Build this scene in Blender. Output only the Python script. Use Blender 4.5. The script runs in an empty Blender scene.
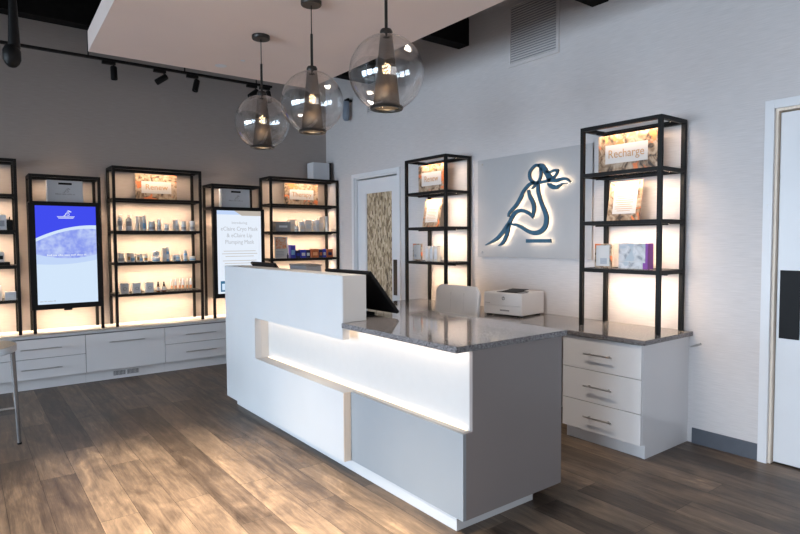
import bpy, bmesh, math, random
from mathutils import Vector, Matrix, Euler
random.seed(7)
SC = bpy.context.scene
COL = SC.collection
PI = math.pi
# light levels
EXPO = 0.0
WS, WS2 = 6.8, 5.2          # shelf strips, watts per metre
DESK, DESK2 = 0.65, 0.4     # strips of the desk recess
LAMP = 4.5
DAYL = (104, 114, 92); DAYF = 75
DOWN, POOL = 125, 2700  # added unseen downlights: over the desk, floor pool

# ------------------------------------------------------------------ materials
def nodes(name):
    m = bpy.data.materials.new(name); m.use_nodes = True
    nt = m.node_tree; nt.nodes.clear()
    out = nt.nodes.new('ShaderNodeOutputMaterial')
    return m, nt, out

def pbr(name, col, rough=.5, metal=0., spec=.5, noise=0., nscale=20., bump=0., bscale=200., coat=0., stretch=None):
    """painted / metal / plastic surface: a little procedural variation in tone and relief"""
    m, nt, out = nodes(name)
    b = nt.nodes.new('ShaderNodeBsdfPrincipled')
    b.inputs['Base Color'].default_value = (*col, 1)
    b.inputs['Roughness'].default_value = rough
    b.inputs['Metallic'].default_value = metal
    b.inputs['Specular IOR Level'].default_value = spec
    b.inputs['Coat Weight'].default_value = coat
    nt.links.new(b.outputs[0], out.inputs[0])
    tc = nt.nodes.new('ShaderNodeTexCoord')
    mp = nt.nodes.new('ShaderNodeMapping')
    nt.links.new(tc.outputs['Object'], mp.inputs[0])
    if stretch: mp.inputs['Scale'].default_value = stretch
    if noise:
        nz = nt.nodes.new('ShaderNodeTexNoise'); nz.inputs['Scale'].default_value = nscale
        nt.links.new(mp.outputs[0], nz.inputs['Vector'])
        r = nt.nodes.new('ShaderNodeValToRGB')
        r.color_ramp.elements[0].position = .3; r.color_ramp.elements[1].position = .7
        r.color_ramp.elements[0].color = (*[c*(1-noise) for c in col], 1)
        r.color_ramp.elements[1].color = (*[min(1, c*(1+noise)) for c in col], 1)
        nt.links.new(nz.outputs['Fac'], r.inputs[0]); nt.links.new(r.outputs[0], b.inputs['Base Color'])
    if bump:
        nb = nt.nodes.new('ShaderNodeTexNoise'); nb.inputs['Scale'].default_value = bscale
        nt.links.new(mp.outputs[0], nb.inputs['Vector'])
        bp = nt.nodes.new('ShaderNodeBump'); bp.inputs['Strength'].default_value = bump; bp.inputs['Distance'].default_value = .002
        nt.links.new(nb.outputs['Fac'], bp.inputs['Height']); nt.links.new(bp.outputs[0], b.inputs['Normal'])
    return m

def emis(name, col, s):
    m, nt, out = nodes(name)
    e = nt.nodes.new('ShaderNodeEmission'); e.inputs[0].default_value = (*col, 1); e.inputs[1].default_value = s
    nt.links.new(e.outputs[0], out.inputs[0]); return m

def glass(name, tint=(1, 1, 1), refl=.08, rough=.0):
    """thin clear sheet: transparent, with a mirror coat that grows at grazing angles"""
    m, nt, out = nodes(name)
    t = nt.nodes.new('ShaderNodeBsdfTransparent'); t.inputs[0].default_value = (*tint, 1)
    g = nt.nodes.new('ShaderNodeBsdfGlossy'); g.inputs['Roughness'].default_value = rough
    mx = nt.nodes.new('ShaderNodeMixShader')
    lw = nt.nodes.new('ShaderNodeLayerWeight'); lw.inputs[0].default_value = .5
    pw = nt.nodes.new('ShaderNodeMath'); pw.operation = 'POWER'; pw.inputs[1].default_value = 4.0
    mu = nt.nodes.new('ShaderNodeMath'); mu.operation = 'MULTIPLY_ADD'; mu.inputs[1].default_value = .75; mu.inputs[2].default_value = refl
    nt.links.new(lw.outputs['Facing'], pw.inputs[0]); nt.links.new(pw.outputs[0], mu.inputs[0])
    nt.links.new(mu.outputs[0], mx.inputs[0]); nt.links.new(t.outputs[0], mx.inputs[1]); nt.links.new(g.outputs[0], mx.inputs[2])
    nt.links.new(mx.outputs[0], out.inputs[0]); return m

def floor_mat():
    m, nt, out = nodes('oak planks'); L = nt.links.new
    b = nt.nodes.new('ShaderNodeBsdfPrincipled'); L(b.outputs[0], out.inputs[0])
    tc = nt.nodes.new('ShaderNodeTexCoord')
    sw = nt.nodes.new('ShaderNodeSeparateXYZ'); cb = nt.nodes.new('ShaderNodeCombineXYZ')
    L(tc.outputs['Object'], sw.inputs[0]); L(sw.outputs['Y'], cb.inputs['X']); L(sw.outputs['X'], cb.inputs['Y'])
    def brick(w, h, off, mort):
        n = nt.nodes.new('ShaderNodeTexBrick'); n.offset = off; n.inputs['Scale'].default_value = 1
        n.inputs['Brick Width'].default_value = w; n.inputs['Row Height'].default_value = h
        n.inputs['Mortar Size'].default_value = mort; n.inputs['Mortar Smooth'].default_value = .1; n.inputs['Bias'].default_value = 0
        n.inputs['Color1'].default_value = (0, 0, 0, 1); n.inputs['Color2'].default_value = (1, 1, 1, 1); n.inputs['Mortar'].default_value = (.5, .5, .5, 1)
        L(cb.outputs[0], n.inputs['Vector']); return n
    bk = brick(1.22, .18, .37, .0012)
    # stretched grain
    mp = nt.nodes.new('ShaderNodeMapping'); mp.inputs['Scale'].default_value = (1.6, 16, 1)
    L(cb.outputs[0], mp.inputs[0])
    add = nt.nodes.new('ShaderNodeVectorMath'); add.operation = 'ADD'
    ms = nt.nodes.new('ShaderNodeVectorMath'); ms.operation = 'SCALE'; ms.inputs['Scale'].default_value = 37
    L(bk.outputs['Color'], ms.inputs[0]); L(mp.outputs[0], add.inputs[0]); L(ms.outputs[0], add.inputs[1])
    g1 = nt.nodes.new('ShaderNodeTexNoise'); g1.inputs['Scale'].default_value = 1.6; g1.inputs['Detail'].default_value = 7; g1.inputs['Roughness'].default_value = .62; g1.inputs['Distortion'].default_value = .6
    L(add.outputs[0], g1.inputs['Vector'])
    mp2 = nt.nodes.new('ShaderNodeMapping'); mp2.inputs['Scale'].default_value = (3, 80, 1); L(cb.outputs[0], mp2.inputs[0])
    g2 = nt.nodes.new('ShaderNodeTexNoise'); g2.inputs['Scale'].default_value = 2; g2.inputs['Detail'].default_value = 4; L(mp2.outputs[0], g2.inputs['Vector'])
    g3 = nt.nodes.new('ShaderNodeTexNoise'); g3.inputs['Scale'].default_value = 3.0; g3.inputs['Detail'].default_value = 6; g3.inputs['Roughness'].default_value = .65; g3.inputs['Distortion'].default_value = .8
    mp3 = nt.nodes.new('ShaderNodeMapping'); mp3.inputs['Scale'].default_value = (1, 2.6, 1); L(cb.outputs[0], mp3.inputs[0]); L(mp3.outputs[0], g3.inputs['Vector'])
    # mix value
    def mth(op, a, b_=None, c=None):
        n = nt.nodes.new('ShaderNodeMath'); n.operation = op
        for i, v in enumerate((a, b_, c)):
            if v is None: continue
            if isinstance(v, (int, float)): n.inputs[i].default_value = v
            else: L(v, n.inputs[i])
        return n.outputs[0]
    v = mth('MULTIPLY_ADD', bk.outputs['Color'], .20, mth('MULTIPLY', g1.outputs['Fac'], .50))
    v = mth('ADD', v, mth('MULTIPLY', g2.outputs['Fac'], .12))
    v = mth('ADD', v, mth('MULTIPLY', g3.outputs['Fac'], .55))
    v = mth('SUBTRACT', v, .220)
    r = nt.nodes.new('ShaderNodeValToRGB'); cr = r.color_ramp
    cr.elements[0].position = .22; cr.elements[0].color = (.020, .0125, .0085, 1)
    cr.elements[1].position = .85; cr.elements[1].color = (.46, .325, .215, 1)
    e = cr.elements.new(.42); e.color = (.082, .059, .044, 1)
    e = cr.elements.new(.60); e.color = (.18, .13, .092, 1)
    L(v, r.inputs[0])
    dk = nt.nodes.new('ShaderNodeMix'); dk.data_type = 'RGBA'; dk.inputs['B'].default_value = (.012, .009, .007, 1)
    L(bk.outputs['Fac'], dk.inputs['Factor']); L(r.outputs[0], dk.inputs['A'])
    L(dk.outputs['Result'], b.inputs['Base Color'])
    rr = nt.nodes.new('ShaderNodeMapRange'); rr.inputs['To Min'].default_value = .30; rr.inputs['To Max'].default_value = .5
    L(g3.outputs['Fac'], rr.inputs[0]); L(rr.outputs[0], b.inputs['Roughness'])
    b.inputs['Specular IOR Level'].default_value = .35
    bm_ = nt.nodes.new('ShaderNodeBump'); bm_.inputs['Strength'].default_value = .25; bm_.inputs['Distance'].default_value = .002
    hh = mth('SUBTRACT', g2.outputs['Fac'], mth('MULTIPLY', bk.outputs['Fac'], 2.0))
    L(hh, bm_.inputs['Height']); L(bm_.outputs[0], b.inputs['Normal'])
    return m

def granite_mat():
    m, nt, out = nodes('grey speckled quartz'); L = nt.links.new
    b = nt.nodes.new('ShaderNodeBsdfPrincipled'); L(b.outputs[0], out.inputs[0])
    tc = nt.nodes.new('ShaderNodeTexCoord')
    v = nt.nodes.new('ShaderNodeTexVoronoi'); v.inputs['Scale'].default_value = 240; L(tc.outputs['Object'], v.inputs['Vector'])
    n = nt.nodes.new('ShaderNodeTexNoise'); n.inputs['Scale'].default_value = 120; n.inputs['Detail'].default_value = 3; L(tc.outputs['Object'], n.inputs['Vector'])
    mx = nt.nodes.new('ShaderNodeMix'); mx.data_type = 'RGBA'; mx.inputs['Factor'].default_value = .5
    L(v.outputs['Color'], mx.inputs['A']); L(n.outputs['Fac'], mx.inputs['B'])
    bw = nt.nodes.new('ShaderNodeRGBToBW'); L(mx.outputs['Result'], bw.inputs[0])
    r = nt.nodes.new('ShaderNodeValToRGB'); r.color_ramp.elements[0].position = .28; r.color_ramp.elements[0].color = (.06, .054, .056, 1)
    r.color_ramp.elements[1].position = .72; r.color_ramp.elements[1].color = (.31, .30, .31, 1)
    L(bw.outputs[0], r.inputs[0]); L(r.outputs[0], b.inputs['Base Color'])
    b.inputs['Roughness'].default_value = .07; b.inputs['Specular IOR Level'].default_value = .6; b.inputs['Coat Weight'].default_value = .0
    b.inputs['Coat Roughness'].default_value = .03
    return m

def wallpaper_mat(name, col, bump=.35):
    m, nt, out = nodes(name); L = nt.links.new
    b = nt.nodes.new('ShaderNodeBsdfPrincipled'); L(b.outputs[0], out.inputs[0]); b.inputs['Roughness'].default_value = .62; b.inputs['Specular IOR Level'].default_value = .3
    tc = nt.nodes.new('ShaderNodeTexCoord'); mp = nt.nodes.new('ShaderNodeMapping'); mp.inputs['Scale'].default_value = (6, 6, 120)
    L(tc.outputs['Object'], mp.inputs[0])
    n = nt.nodes.new('ShaderNodeTexNoise'); n.inputs['Scale'].default_value = 1.5; n.inputs['Detail'].default_value = 4; L(mp.outputs[0], n.inputs['Vector'])
    r = nt.nodes.new('ShaderNodeValToRGB'); r.color_ramp.elements[0].position = .3; r.color_ramp.elements[1].position = .7
    r.color_ramp.elements[0].color = (*[c*.93 for c in col], 1); r.color_ramp.elements[1].color = (*[c*1.05 for c in col], 1)
    L(n.outputs['Fac'], r.inputs[0]); L(r.outputs[0], b.inputs['Base Color'])
    bp = nt.nodes.new('ShaderNodeBump'); bp.inputs['Strength'].default_value = bump; bp.inputs['Distance'].default_value = .002
    L(n.outputs['Fac'], bp.inputs['Height']); L(bp.outputs[0], b.inputs['Normal'])
    return m

def poster_mat(name, seed, accent=(.72, .20, .07), base1=(.24, .16, .10), base2=(.46, .36, .27), dark=(.05, .035, .03)):
    """blurred floral print: cream and brown ground with orange petals"""
    m, nt, out = nodes(name); L = nt.links.new
    b = nt.nodes.new('ShaderNodeBsdfPrincipled'); L(b.outputs[0], out.inputs[0]); b.inputs['Roughness'].default_value = .35
    tc = nt.nodes.new('ShaderNodeTexCoord'); mp = nt.nodes.new('ShaderNodeMapping'); mp.inputs['Location'].default_value = (seed*3.1, seed*1.7, seed)
    L(tc.outputs['Object'], mp.inputs[0])
    n = nt.nodes.new('ShaderNodeTexNoise'); n.inputs['Scale'].default_value = 14; n.inputs['Detail'].default_value = 5; n.inputs['Distortion'].default_value = 1.5; L(mp.outputs[0], n.inputs['Vector'])
    r = nt.nodes.new('ShaderNodeValToRGB'); cr = r.color_ramp; cr.elements[0].position = .34; cr.elements[0].color = (*dark, 1)
    cr.elements[1].position = .62; cr.elements[1].color = (*base2, 1); e = cr.elements.new(.45); e.color = (*base1, 1)
    L(n.outputs['Fac'], r.inputs[0])
    v = nt.nodes.new('ShaderNodeTexNoise'); v.inputs['Scale'].default_value = 9; v.inputs['Detail'].default_value = 2.5; v.inputs['Distortion'].default_value = 1.; 
    mp2 = nt.nodes.new('ShaderNodeMapping'); mp2.inputs['Location'].default_value = (seed*5.3, 4, seed*2.2); L(tc.outputs['Object'], mp2.inputs[0]); L(mp2.outputs[0], v.inputs['Vector'])
    r2 = nt.nodes.new('ShaderNodeValToRGB'); r2.color_ramp.elements[0].position = .57; r2.color_ramp.elements[1].position = .62
    L(v.outputs['Fac'], r2.inputs[0])
    mx = nt.nodes.new('ShaderNodeMix'); mx.data_type = 'RGBA'; L(r2.outputs[0], mx.inputs['Factor']); L(r.outputs[0], mx.inputs['A']); mx.inputs['B'].default_value = (*accent, 1)
    L(mx.outputs['Result'], b.inputs['Base Color'])
    return m

def reed_mat():
    """patterned door pane: upright short tan and brown flecks"""
    m, nt, out = nodes('tan reed patterned pane'); L = nt.links.new
    b = nt.nodes.new('ShaderNodeBsdfPrincipled'); L(b.outputs[0], out.inputs[0]); b.inputs['Roughness'].default_value = .45
    tc = nt.nodes.new('ShaderNodeTexCoord'); mp = nt.nodes.new('ShaderNodeMapping'); mp.inputs['Scale'].default_value = (1, 62, 21)
    L(tc.outputs['Object'], mp.inputs[0])
    n = nt.nodes.new('ShaderNodeTexVoronoi'); n.inputs['Scale'].default_value = 1.0; n.inputs['Randomness'].default_value = 1; L(mp.outputs[0], n.inputs['Vector'])
    bw = nt.nodes.new('ShaderNodeRGBToBW'); L(n.outputs['Color'], bw.inputs[0])
    r = nt.nodes.new('ShaderNodeValToRGB'); cr = r.color_ramp; cr.elements[0].position = .15; cr.elements[0].color = (.10, .062, .034, 1)
    cr.elements[1].position = .85; cr.elements[1].color = (.68, .57, .42, 1); e = cr.elements.new(.4); e.color = (.34, .25, .15, 1)
    L(bw.outputs[0], r.inputs[0]); L(r.outputs[0], b.inputs['Base Color'])
    return m

def mesh_metal_mat():
    """fine pierced metal: see-through between the wires"""
    m, nt, out = nodes('pierced dark bronze'); L = nt.links.new
    b = nt.nodes.new('ShaderNodeBsdfPrincipled'); b.inputs['Base Color'].default_value = (.07, .06, .055, 1); b.inputs['Metallic'].default_value = .6; b.inputs['Roughness'].default_value = .45
    t = nt.nodes.new('ShaderNodeBsdfTransparent'); t.inputs[0].default_value = (.7, .6, .5, 1); mx = nt.nodes.new('ShaderNodeMixShader')
    tc = nt.nodes.new('ShaderNodeTexCoord'); mp = nt.nodes.new('ShaderNodeMapping'); mp.inputs['Scale'].default_value = (130, 130, 130); L(tc.outputs['Object'], mp.inputs[0])
    n = nt.nodes.new('ShaderNodeTexVoronoi'); n.inputs['Scale'].default_value = 1.6; n.feature = 'F1'; L(mp.outputs[0], n.inputs['Vector'])
    r = nt.nodes.new('ShaderNodeValToRGB'); r.color_ramp.elements[0].position = .12; r.color_ramp.elements[0].color = (0, 0, 0, 1)
    r.color_ramp.elements[1].position = .30; r.color_ramp.elements[1].color = (1, 1, 1, 1)
    L(n.outputs['Distance'], r.inputs[0]); L(r.outputs[0], mx.inputs[0]); L(t.outputs[0], mx.inputs[1]); L(b.outputs[0], mx.inputs[2]); L(mx.outputs[0], out.inputs[0])
    return m

M = {}
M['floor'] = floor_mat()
M['granite'] = granite_mat()
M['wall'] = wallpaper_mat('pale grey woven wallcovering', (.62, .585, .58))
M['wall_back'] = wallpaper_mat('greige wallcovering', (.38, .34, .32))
M['ceiling'] = pbr('matt black ceiling paint', (.006, .006, .006), .95, spec=.1, noise=.1, nscale=6)
M['beam'] = pbr('black painted joist', (.006, .0055, .0055), .9, spec=.1, noise=.2)
M['white'] = pbr('white lacquer', (.60, .605, .615), .6, spec=.3, noise=.015, nscale=3)
M['recess'] = pbr('white recess lacquer', (.60, .585, .57), .65, spec=.3, noise=.01)
M['paint'] = pbr('white trim paint', (.74, .74, .76), .4, noise=.015, nscale=4)
M['lac'] = pbr('gloss white cabinet lacquer', (.80, .80, .82), .13, noise=.01, nscale=3, coat=.3)
M['greyblue'] = pbr('grey blue laminate', (.30, .33, .36), .4, noise=.02, nscale=3)
M['greyshade'] = pbr('shaded grey laminate', (.275, .245, .24), .38, noise=.02, nscale=3)  # the lower panel's grey, darkened and warmed for its shaded end
M['gap'] = pbr('shadow gap backing', (.16, .16, .17), .7)
M['ventback'] = pbr('grey duct backing', (.26, .26, .27), .7)
M['soffit'] = pbr('off white ceiling board', (.84, .70, .64), .8, noise=.015, nscale=2)
M['black'] = pbr('black powder coated steel', (.006, .0055, .0055), .5, spec=.25, noise=.1, nscale=30)
M['blackmat'] = pbr('black plastic', (.008, .008, .009), .55, spec=.2, noise=.05)
M['gun'] = pbr('dark bronze metal', (.035, .032, .03), .35, metal=.7, noise=.05)
M['chrome'] = pbr('brushed steel', (.55, .55, .56), .30, metal=1., noise=.05, stretch=(1, 1, 30))
M['brass'] = pbr('bulb socket brass', (.5, .35, .15), .3, metal=1.)
M['slate'] = pbr('slate grey rubber skirting', (.080, .088, .108), .55, noise=.03)
M['birch'] = pbr('pale wood edging', (.80, .68, .56), .5, noise=.06, nscale=3, stretch=(30, 30, 1))
M['leather'] = pbr('pale grey leather', (.62, .62, .64), .45, noise=.03, nscale=8, bump=.3, bscale=300)
M['shelfglass'] = glass('shelf glass', (.97, .985, .98), .06)
M['globe'] = glass('clear blown glass', (.985, .985, .985), .085)
M['pane'] = glass('window glass', (.97, .98, .98), .05)
M['acrylic'] = pbr('frosted grey acrylic', (.44, .43, .435), .35, noise=.01)
M['clearplastic'] = glass('clear acrylic', (.96, .97, .98), .1)
M['conemesh'] = mesh_metal_mat()
M['steelleg'] = pbr('dull dark steel', (.20, .19, .19), .42, metal=.7, noise=.05)
M['bulb'] = emis('warm filament', (1, .80, .52), 60)
M['led'] = emis('warm led diffuser', (1, .80, .58), 3)
M['leddesk'] = emis('soft white led diffuser', (1, .82, .62), 2.2)
M['halo'] = emis('halo led', (1, .80, .56), 11)
M['teal'] = pbr('steel blue painted letter face', (.030, .105, .175), .45, noise=.12, nscale=40)
M['tealedge'] = pbr('dark letter return', (.012, .02, .03), .5)
M['card'] = pbr('white card', (.58, .565, .56), .5, noise=.01)
M['paper'] = pbr('printed paper', (.74, .73, .73), .6, noise=.02)
M['gold'] = pbr('gold printed lettering', (.46, .27, .12), .5)
M['greytext'] = pbr('grey printed lettering', (.30, .30, .33), .6)
M['bag'] = pbr('pale grey paper bag', (.60, .62, .66), .6, noise=.03, nscale=5)
M['bottlew'] = pbr('pearl grey bottle plastic', (.78, .81, .86), .3, noise=.03)
M['silver'] = pbr('satin silver cap', (.72, .71, .70), .35, metal=.3, noise=.04)
M['tubew'] = pbr('white tube', (.72, .70, .68), .4, noise=.02)
M['boxs'] = pbr('silver grey carton', (.74, .76, .80), .4, noise=.05, nscale=30)
M['boxcream'] = pbr('cream carton', (.82, .74, .66), .5, noise=.05, nscale=30)
M['boxgrey'] = pbr('grey carton', (.30, .30, .32), .5, noise=.04, nscale=30)
M['labelb'] = pbr('blue label print', (.20, .42, .66), .5, noise=.1, nscale=60)
M['labelg'] = pbr('grey label print', (.36, .38, .43), .5, noise=.1, nscale=60)
M['cobalt'] = pbr('cobalt blue carton', (.015, .03, .42), .35, noise=.1, nscale=20)
M['navy'] = pbr('navy carton', (.008, .012, .07), .35, noise=.2, nscale=30)
M['orange'] = pbr('orange brown carton', (.46, .11, .03), .4, noise=.2, nscale=40)
M['amber'] = pbr('amber glass', (.16, .05, .012), .12, noise=.1)
M['peach'] = pbr('pale orange vial liquid', (.78, .36, .16), .3)
M['purple'] = pbr('purple stripe print', (.22, .05, .32), .5)
M['silverfoil'] = poster_mat('silver cloudy print', 4, (.42, .47, .52), (.5, .5, .52), (.62, .62, .64), (.30, .31, .34))
M['reed'] = reed_mat()
M['printerw'] = pbr('white printer plastic', (.68, .68, .70), .4, noise=.01)
M['printerg'] = pbr('grey printer plastic', (.25, .25, .27), .45)
M['screenoff'] = pbr('black screen glass', (.005, .005, .006), .35, spec=.3)
M['s_blue'] = emis('screen blue', (.055, .075, .86), 1.0)
M['s_pale'] = emis('screen pale blue', (.66, .80, .97), 1.0)
M['s_mid'] = emis('screen light blue', (.54, .68, .95), 1.0)
M['s_white'] = emis('screen white', (.80, .87, .97), 1.0)
M['s_text'] = emis('screen grey text', (.48, .50, .54), 1.0)
M['s_teal'] = emis('screen teal', (.04, .16, .30), 1.0)
M['s_beige'] = emis('screen beige band', (.50, .45, .40), 1.0)
M['laminate'] = pbr('cream laminate table top', (.80, .66, .48), .3, noise=.04, nscale=6)
def mottled():
    m, nt, out = nodes('screen mottled blue'); L = nt.links.new
    e = nt.nodes.new('ShaderNodeEmission'); L(e.outputs[0], out.inputs[0])
    tc = nt.nodes.new('ShaderNodeTexCoord'); n = nt.nodes.new('ShaderNodeTexNoise'); n.inputs['Scale'].default_value = 14; L(tc.outputs['Object'], n.inputs['Vector'])
    r = nt.nodes.new('ShaderNodeValToRGB'); r.color_ramp.elements[0].position = .35; r.color_ramp.elements[1].position = .65
    r.color_ramp.elements[0].color = (.26, .33, .86, 1); r.color_ramp.elements[1].color = (.52, .62, .94, 1)
    L(n.outputs['Fac'], r.inputs[0]); L(r.outputs[0], e.inputs[0]); return m
M['s_mottle'] = mottled()

# ------------------------------------------------------------------ mesh building
class MB:
    """collects solids given in world coordinates; build() links them as one mesh object"""
    def __init__(s): s.bm = bmesh.new(); s.mats = []
    def _mi(s, mat):
        if mat is None: return 0
        if mat not in s.mats: s.mats.append(mat)
        return s.mats.index(mat)
    def _tag(s, before, mat, smooth=False):
        mi = s._mi(mat)
        for f in s.bm.faces:
            if f not in before: f.material_index = mi; f.smooth = smooth
    def box(s, x0, x1, y0, y1, z0, z1, bev=0., mat=None, seg=2):
        before = set(s.bm.faces)
        x0, x1 = min(x0, x1), max(x0, x1); y0, y1 = min(y0, y1), max(y0, y1); z0, z1 = min(z0, z1), max(z0, z1)
        r = bmesh.ops.create_cube(s.bm, size=1)
        bmesh.ops.scale(s.bm, vec=(x1-x0, y1-y0, z1-z0), verts=r['verts'])
        bmesh.ops.translate(s.bm, vec=((x0+x1)/2, (y0+y1)/2, (z0+z1)/2), verts=r['verts'])
        if bev:
            es = list({e for v in r['verts'] for e in v.link_edges})
            bmesh.ops.bevel(s.bm, geom=es, offset=min(bev, .45*min(x1-x0, y1-y0, z1-z0)), segments=seg, affect='EDGES', profile=.5)
        s._tag(before, mat); return s
    def prism(s, pts, a0, a1, axis='z', mat=None, smooth=False):
        """polygon pts extruded along axis; pts are the two other coords in order (x,y),(y,z) or (x,z)"""
        before = set(s.bm.faces)
        def P(p, a): return {'z': (p[0], p[1], a), 'x': (a, p[0], p[1]), 'y': (p[0], a, p[1])}[axis]
        lo = [s.bm.verts.new(P(p, a0)) for p in pts]; hi = [s.bm.verts.new(P(p, a1)) for p in pts]
        s.bm.faces.new(lo); s.bm.faces.new(hi)
        for i in range(len(pts)):
            j = (i+1) % len(pts); s.bm.faces.new((lo[i], lo[j], hi[j], hi[i]))
        s._tag(before, mat, smooth); return s
    def lathe(s, prof, c=(0, 0, 0), seg=32, mat=None, smooth=True, M4=None, close=True):
        before = set(s.bm.faces); rings = []
        for r, z in prof:
            if r < 1e-6: rings.append([s.bm.verts.new((0, 0, z))])
            else: rings.append([s.bm.verts.new((r*math.cos(2*PI*i/seg), r*math.sin(2*PI*i/seg), z)) for i in range(seg)])
        for A, B in zip(rings, rings[1:]):
            for i in range(seg):
                j = (i+1) % seg
                a = [A[0]] if len(A) == 1 else [A[i], A[j]]
                b = [B[0]] if len(B) == 1 else [B[j], B[i]]
                if len(a)+len(b) >= 3: s.bm.faces.new(a+b)
        if close:
            for R in (rings[0], rings[-1]):
                if len(R) > 1: s.bm.faces.new(R)
        vs = [v for R in rings for v in R]
        T = Matrix.Translation(c) @ (M4 or Matrix.Identity(4))
        bmesh.ops.transform(s.bm, matrix=T, verts=vs)
        s._tag(before, mat, smooth); return s
    def cyl(s, p0, p1, r0, r1=None, seg=16, mat=None, smooth=True):
        r1 = r0 if r1 is None else r1
        p0, p1 = Vector(p0), Vector(p1); d = p1-p0
        q = d.to_track_quat('Z', 'Y').to_matrix().to_4x4()
        return s.lathe([(r0, 0), (r1, d.length)], tuple(p0), seg, mat, smooth, q)
    def tube(s, pts, r, seg=10, mat=None):
        before = set(s.bm.faces); pts = [Vector(p) for p in pts]; rings = []
        up = Vector((0, 0, 1))
        for i, p in enumerate(pts):
            d = (pts[min(i+1, len(pts)-1)] - pts[max(i-1, 0)]).normalized()
            a = d.cross(up); a = a.normalized() if a.length > 1e-3 else Vector((1, 0, 0)); b = d.cross(a).normalized()
            rings.append([s.bm.verts.new(p + a*r*math.cos(2*PI*k/seg) + b*r*math.sin(2*PI*k/seg)) for k in range(seg)])
        for A, B in zip(rings, rings[1:]):
            for k in range(seg): s.bm.faces.new((A[k], A[(k+1) % seg], B[(k+1) % seg], B[k]))
        s.bm.faces.new(rings[0]); s.bm.faces.new(rings[-1])
        s._tag(before, mat, True); return s
    def build(s, name, mat, parent=None, label=None, rot=None):
        bm = s.bm
        bmesh.ops.recalc_face_normals(bm, faces=bm.faces)
        if parent is not None:
            w = world(parent); bmesh.ops.translate(bm, vec=-w, verts=bm.verts)
        me = bpy.data.meshes.new(name); bm.to_mesh(me); bm.free()
        ms = [mat] if not s.mats else s.mats
        for m in ms: me.materials.append(M[m] if isinstance(m, str) else m)
        sm = any(p.use_smooth for p in me.polygons)
        o = bpy.data.objects.new(name, me); COL.objects.link(o)
        if sm:
            me.set_sharp_from_angle(angle=math.radians(40))
        if parent is not None: o.parent = parent
        if label: o['label'] = label
        return o

def world(o):
    v = Vector((0, 0, 0))
    while o is not None: v = v + Vector(o.location); o = o.parent
    return v

def thing(name, label, cat, loc=(0, 0, 0), group=None, rotz=0):
    o = bpy.data.objects.new(name, None); o.empty_display_size = .1; COL.objects.link(o); o.location = loc
    o.rotation_euler = (0, 0, rotz); o['label'] = label; o['category'] = cat
    if group: o['group'] = group
    return o

def tag(o, label, cat, group=None):
    o['label'] = label; o['category'] = cat
    if group: o['group'] = group
    return o

def struct(name, mb, mat, parent=None):
    o = mb.build(name, mat, parent)
    if parent is None: o['kind'] = 'structure'
    return o

def copy_tree(o, parent=None):
    c = o.copy(); COL.objects.link(c); c.parent = parent
    for ch in list(o.children): copy_tree(ch, c)
    return c

def lettering(body, size, pos, facing, mat, parent, name='lettering', depth=.0008, align='CENTER', squeeze=1.0):
    """flat printed words facing 'y' (towards -y) or 'x' (towards -x); pos is the world centre"""
    cu = bpy.data.curves.new('t', 'FONT'); cu.body = body; cu.size = size; cu.extrude = depth; cu.align_x = align; cu.align_y = 'CENTER'; cu.resolution_u = 3
    cu.space_line = 1.05
    t = bpy.data.objects.new('t', cu); COL.objects.link(t)
    dg = bpy.context.evaluated_depsgraph_get(); dg.update()
    me = bpy.data.meshes.new_from_object(t.evaluated_get(dg)); bpy.data.objects.remove(t)
    R = Matrix.Rotation(PI/2, 4, 'X')
    if facing == 'x': R = Matrix.Rotation(-PI/2, 4, 'Z') @ R
    me.transform(Matrix.Translation(Vector(pos)-world(parent)) @ R @ Matrix.Diagonal((squeeze, 1, 1, 1)))
    me.materials.clear(); me.materials.append(M[mat])
    o = bpy.data.objects.new(name, me); COL.objects.link(o); o.parent = parent
    return o

def area(name, loc, size, power, col, direction, parent=None, spread=180):
    l = bpy.data.lights.new(name, 'AREA'); l.shape = 'RECTANGLE'; l.size, l.size_y = size; l.energy = power; l.color = col
    l.spread = math.radians(spread)
    o = bpy.data.objects.new(name, l); COL.objects.link(o)
    d = Vector(direction); o.rotation_euler = d.to_track_quat('-Z', 'Y').to_euler()
    if parent is not None: o.parent = parent; o.location = Vector(loc)-world(parent)
    else: o.location = loc
    return o

def spot(name, loc, tgt, power, col, angle, blend=.5, rad=.03):
    l = bpy.data.lights.new(name, 'SPOT'); l.energy = power; l.color = col; l.spot_size = math.radians(angle); l.spot_blend = blend; l.shadow_soft_size = rad
    o = bpy.data.objects.new(name, l); COL.objects.link(o); o.location = loc
    o.rotation_euler = (Vector(tgt)-Vector(loc)).to_track_quat('-Z', 'Y').to_euler(); return o

WARM = (1, .72, .48)
DAY = (.70, .84, 1.0)

def tiny_words(pos, width, h, mat, parent, seed=1):
    """a row of print too small to read: short dark strokes in word groups, facing -y"""
    rd = random.Random(seed); mb = MB(); x = pos[0]-width/2
    while x < pos[0]+width/2-h*.5:
        for k in range(rd.randint(3, 7)):
            w = h*rd.choice((.28, .4, .5)); hh = h*rd.choice((.7, .7, 1.))
            if x+w > pos[0]+width/2: break
            mb.box(x, x+w, pos[1]-.0004, pos[1], pos[2]-h/2, pos[2]-h/2+hh); x += w+h*.22
        x += h*.5
    return mb.build('print_line', mat, parent)

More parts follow.
